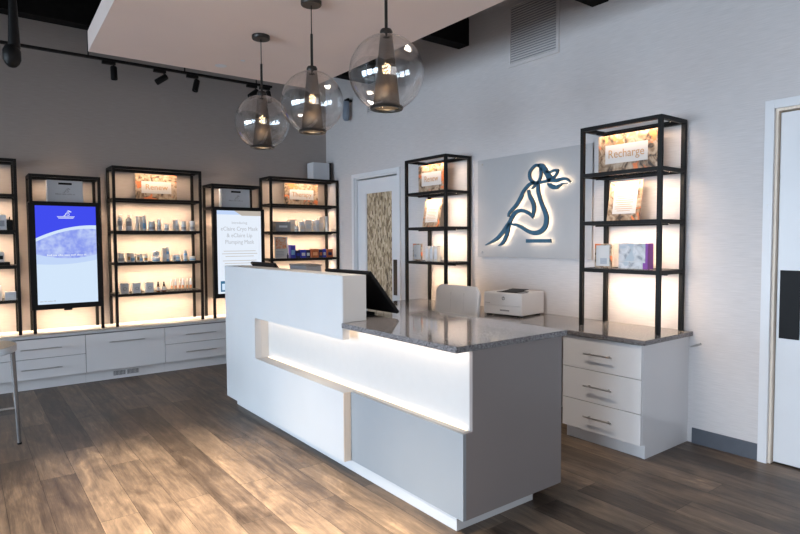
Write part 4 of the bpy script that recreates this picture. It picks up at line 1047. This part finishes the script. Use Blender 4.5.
# corner shelf
G4 = 'products on the corner shelf'
t = thing('wide_carton', 'wide low grey carton at the left end of the corner shelf, second level', 'box', (-.77, -.2, sb))
m = MB(); m.box(-.865, -.665, -.26, -.16, sb+.0004, 1.620, bev=.001); m.build('carton_body', 'boxgrey', t)
m = MB(); m.box(-.82, -.71, -.2606, -.2601, 1.55, 1.575); m.build('label_print', 'boxs', t)
for a in [
 ('box', -.655, -.576, sb, 1.655, 'tall cream carton right of the wide grey carton on the corner shelf', ('boxcream', '', 'paper'), -.17),
 ('jar', -.606, -.558, sb, 1.572, 'tiny silver jar in front of the tall cream carton on the corner shelf', (), -.25),
 ('box', -.519, -.458, sb, 1.627, 'narrow cream carton right of the tiny silver jar on the corner shelf', ('boxs', '', 'boxcream'), -.2),
 ('box', -.447, -.356, sb, 1.652, 'wide cream carton in the middle of the corner shelf upper row', ('boxcream', '', 'paper'), -.2),
 ('bottle', -.332, -.288, sb, 1.648, 'cream bottle left of the slim grey carton on the corner shelf', ('boxcream', 'silver', 'paper'), -.2),
 ('box', -.283, -.240, sb, 1.655, 'slim pale grey carton right of a cream bottle on the corner shelf', ('boxs', '', 'paper'), -.2),
 ('box', -.228, -.160, sb, 1.690, 'tall cream carton behind the tallest tube on the corner shelf', ('boxcream', '', 'paper'), -.17),
 ('tube', -.165, -.116, sb, 1.700, 'tallest white tube at the right end of the corner shelf', ('tubew', 'silver'), -.24),
 ('box', -.666, -.596, sc_, 1.334, 'upright cobalt blue carton beside the face leaflet on the corner shelf', ('cobalt', '', 'labelb'), -.22),
 ('box', -.580, -.520, sc_, 1.268, 'navy carton right of the upright cobalt carton, corner shelf', ('navy', '', 'cobalt'), -.2),
 ('box', -.516, -.440, sc_, 1.274, 'cobalt carton with white print between two navy cartons, corner shelf', ('cobalt', '', 'card'), -.2),
 ('box', -.436, -.376, sc_, 1.270, 'navy carton left of the first orange carton, corner shelf', ('navy', '', 'boxs'), -.2),
 ('box', -.360, -.258, sc_, 1.280, 'orange brown carton between navy cartons, corner shelf', ('orange', '', 'peach'), -.2),
 ('box', -.250, -.196, sc_, 1.276, 'dark carton between the orange and the cobalt one, corner shelf', ('navy', '', 'orange'), -.2),
 ('box', -.192, -.142, sc_, 1.278, 'narrow cobalt carton left of the last orange carton, corner shelf', ('cobalt', '', 'card'), -.2),
 ('box', -.134, -.050, sc_, 1.276, 'orange carton at the right end of the corner shelf', ('orange', '', 'navy'), -.2),
]:
    product(a[0], a[1], a[2], a[3], a[4], a[5], a[6], y=a[7], group=G4)
t = thing('leaflet', 'white leaflet with an orange tinted face picture at the left of the corner shelf', 'leaflet', (-.78, -.2, sc_))
m = MB(); m.prism([(-.245, sc_+.0006), (-.240, sc_+.0006), (-.205, 1.435), (-.210, 1.435)], -.870, -.688, axis='x') ; m.build('sheet', 'paper', t)
m = MB(); m.prism([(-.2302, 1.29), (-.2293, 1.29), (-.2114, 1.425), (-.2123, 1.425)], -.85, -.71, axis='x'); m.build('picture', poster_mat('warm face picture', 8, (.90, .28, .10), (.90, .45, .25), (.95, .75, .62), (.80, .22, .08)), t)
m = MB()
for k in range(4): z = 1.20+k*.018; yk = -.245+.035*(z-sc_)/(1.435-sc_); m.box(-.85, -.75, yk-.0012, yk-.0004, z, z+.004)
m.build('text_lines', 'greytext', t)
m = MB(); m.lathe([(0, 0), (.011, 0), (.011, .035), (.006, .045), (.006, .06), (0, .06)], (-.712, -.262, sc_+.0006), 16, close=False)
tag(m.build('small_bottle', 'navy'), 'tiny navy bottle in front of the face leaflet on the corner shelf', 'bottle')
# left shelf, cut by the frame
for a in [
 ('box', -3.665, -3.575, sb, 1.643, 'grey white carton left of a black case on the shelf at the left edge', ('boxs', '', 'labelg'), -.22),
 ('box', -3.66, -3.600, sc_+.031, 1.300, 'small white carton with a dark dot on the black tray at the left edge', ('card', '', 'blackmat'), -.22),
 ('box', -3.607, -3.520, sd, .921, 'low grey carton on the lowest shelf at the left edge', ('boxs', '', 'bottlew'), -.22),
 ('box', -3.70, -3.632, sd, .985, 'pale carton beside the low grey carton at the left edge', ('boxcream', '', 'paper'), -.22),
]: product(a[0], a[1], a[2], a[3], a[4], a[5], a[6], y=a[7])
t = thing('travel_case', 'small black case with handle beside the grey white carton at the left edge', 'case', (-3.545, -.2, sb))
m = MB(); m.box(-3.572, -3.522, -.25, -.17, sb+.0004, 1.60, bev=.012, seg=3); m.build('case_body', 'blackmat', t)
m = MB(); m.tube([(-3.547, -.235, 1.598), (-3.547, -.235, 1.625), (-3.547, -.185, 1.625), (-3.547, -.185, 1.598)], .004, 8); m.build('handle', 'blackmat', t)
m = MB(); m.box(-3.76, -3.56, -.27, -.15, sc_+.0004, sc_+.0305, bev=.002)
tag(m.build('display_tray', 'blackmat'), 'low black tray under a small white carton at the left edge', 'tray')

# ------------------------------------------------------------------ lit line figure sign on the right wall
t = thing('sign_backboard', 'large frosted grey acrylic panel on the right wall behind the line figure', 'panel', (-.03, -3.48, 1.22))
m = MB(); m.box(-.020, -.012, -2.862, -4.106, 1.226, 2.128, bev=.0015); m.build('sheet', 'acrylic', t)
for (y, z) in ((-2.918, 2.083), (-4.046, 2.083), (-2.918, 1.272), (-4.046, 1.272)):
    m = MB(); m.cyl((-.0005, y, z), (-.0118, y, z), .007, seg=14); m.cyl((-.0202, y, z), (-.028, y, z), .010, seg=18); m.build('standoff', 'chrome', t)
t = thing('line_figure_sign', 'steel blue line drawing figure sign with warm halo light', 'sign', (-.05, -3.46, 1.36))
m = MB(); F = lambda a, b, d: (-d, a, b)
for st in LOGO: ribbon(m.bm, st, F, .052, .068, 1.12, 0, 1)
m.mats = ['teal', 'tealedge']; m.build('figure', 'teal', t)
m = MB()
m.prism([(-3.488, 1.389), (-3.748, 1.389), (-3.748, 1.358), (-3.488, 1.358)], -.052, -.068, axis='x')
m.build('bar', 'teal', t)
m = MB()
for st in LOGO: ribbon(m.bm, st, F, .0485, .0505, .6, 0, 0)
m.box(-.0505, -.0485, -3.498, -3.738, 1.366, 1.381)
m.build('halo_strip', 'halo', t)
m = MB()
for (y, z) in ((-3.61, 1.70), (-3.565, 1.63), (-3.70, 1.56), (-3.53, 1.99), (-3.78, 1.87), (-3.25, 1.44), (-3.40, 1.63), (-3.60, 1.445), (-3.52, 1.373), (-3.70, 1.373), (-3.84, 1.815), (-3.45, 1.79)):
    m.cyl((-.0202, y, z), (-.0525, y, z), .003, seg=8)
m.build('spacer_pins', 'chrome', t)

# ------------------------------------------------------------------ round table at the left edge
t = thing('round_table', 'small round table with cream top, steel rim and steel legs, cut by the left edge', 'table', (-3.953, -2.080, 0))
tx, ty, zt, tr = -3.953, -2.080, .700, .312
m = MB(); m.lathe([(0, zt), (tr-.010, zt), (tr-.010, zt-.028), (0, zt-.028)], (tx, ty, 0), 64, close=False); m.build('table_top', 'laminate', t)
m = MB(); m.lathe([(tr-.0095, zt+.001), (tr-.002, zt+.001), (tr, zt-.004), (tr, zt-.040), (tr-.004, zt-.044), (tr-.0095, zt-.044), (tr-.0095, zt+.001)], (tx, ty, 0), 64, close=False); m.build('metal_rim', 'chrome', t)
for k in range(3):
    a = math.radians(120*k); ca, sa_ = math.cos(a), math.sin(a); rl_ = tr-.026
    m = MB(); m.cyl((tx+rl_*ca, ty+rl_*sa_, zt-.045), (tx+(rl_+.022)*ca, ty+(rl_+.022)*sa_, .012), .016, .012, seg=16); lg = m.build('leg', 'steelleg', t)
    m = MB(); m.cyl((tx+(rl_+.022)*ca, ty+(rl_+.022)*sa_, .0005), (tx+(rl_+.022)*ca, ty+(rl_+.022)*sa_, .012), .014, seg=14); m.build('foot_cap', 'blackmat', lg)
    m = MB(); m.cyl((tx, ty, .255), (tx+(rl_+.012)*ca, ty+(rl_+.012)*sa_, .255), .008, seg=10); m.build('stretcher', 'chrome', t)

# ------------------------------------------------------------------ light
for i, (a, b) in enumerate(wins):
    area('window_daylight_%d' % (i+1), (XL-.16, (a+b)/2, (WZ0+WZ1)/2), (abs(a-b)-.1, WZ1-WZ0-.1), DAYL[i], DAY, (1, 0, -.22), None, 95)
area('window_daylight_4', ((FW[0]+FW[1])/2, YF-.2, 1.4), (FW[1]-FW[0]-.1, 2.4), DAYF, (.96, .95, 1), (0, 1, -.05))
spot('added_downlight', (-1.72, -4.02, 2.895), (-1.5, -3.6, 0), DOWN, (1, .87, .74), 118, 1., .16)  # lamps added over the desk to lift the counter and lower wall
spot('added_downlight', (-1.72, -4.6, 2.895), (-1.5, -4.7, 0), DOWN, (1, .87, .74), 118, 1., .16)
spot('added_downlight', (-2.90, -4.75, 2.895), (-3.08, -4.60, 0), POOL, (1, .84, .64), 50, 1., .12)  # lamps added, out of view, to throw the warm floor pool
spot('added_downlight', (-2.90, -3.45, 2.895), (-3.08, -3.45, 0), POOL*.55, (1, .84, .64), 50, 1., .12)

w = bpy.data.worlds.new('sky'); SC.world = w; w.use_nodes = True
bg = w.node_tree.nodes['Background']; sky = w.node_tree.nodes.new('ShaderNodeTexSky'); sky.sky_type = 'HOSEK_WILKIE'; sky.turbidity = 4; sky.sun_direction = (.5, .6, .6)
w.node_tree.links.new(sky.outputs[0], bg.inputs[0]); bg.inputs[1].default_value = .35

# ------------------------------------------------------------------ camera
cam = bpy.data.cameras.new('camera'); cam.sensor_width = 36; cam.lens = 578.96/800*36; cam.clip_start = .05
co = bpy.data.objects.new('camera', cam); COL.objects.link(co)
co.location = (-3.9263, -6.7891, 1.3848)
yw, pt, rl = -.6491, -.0460, -.0055
fw = Vector((-math.sin(yw)*math.cos(pt), math.cos(yw)*math.cos(pt), math.sin(pt)))
rt = Vector((math.cos(yw), math.sin(yw), 0)); up = rt.cross(fw)
r2 = rt*math.cos(rl)+up*math.sin(rl); u2 = -rt*math.sin(rl)+up*math.cos(rl)
co.rotation_euler = Matrix((r2, u2, -fw)).transposed().to_euler()
SC.camera = co
SC.view_settings.view_transform = 'Standard'; SC.view_settings.look = 'None'; SC.view_settings.gamma = 1; SC.view_settings.use_curve_mapping = False
SC.view_settings.exposure = EXPO
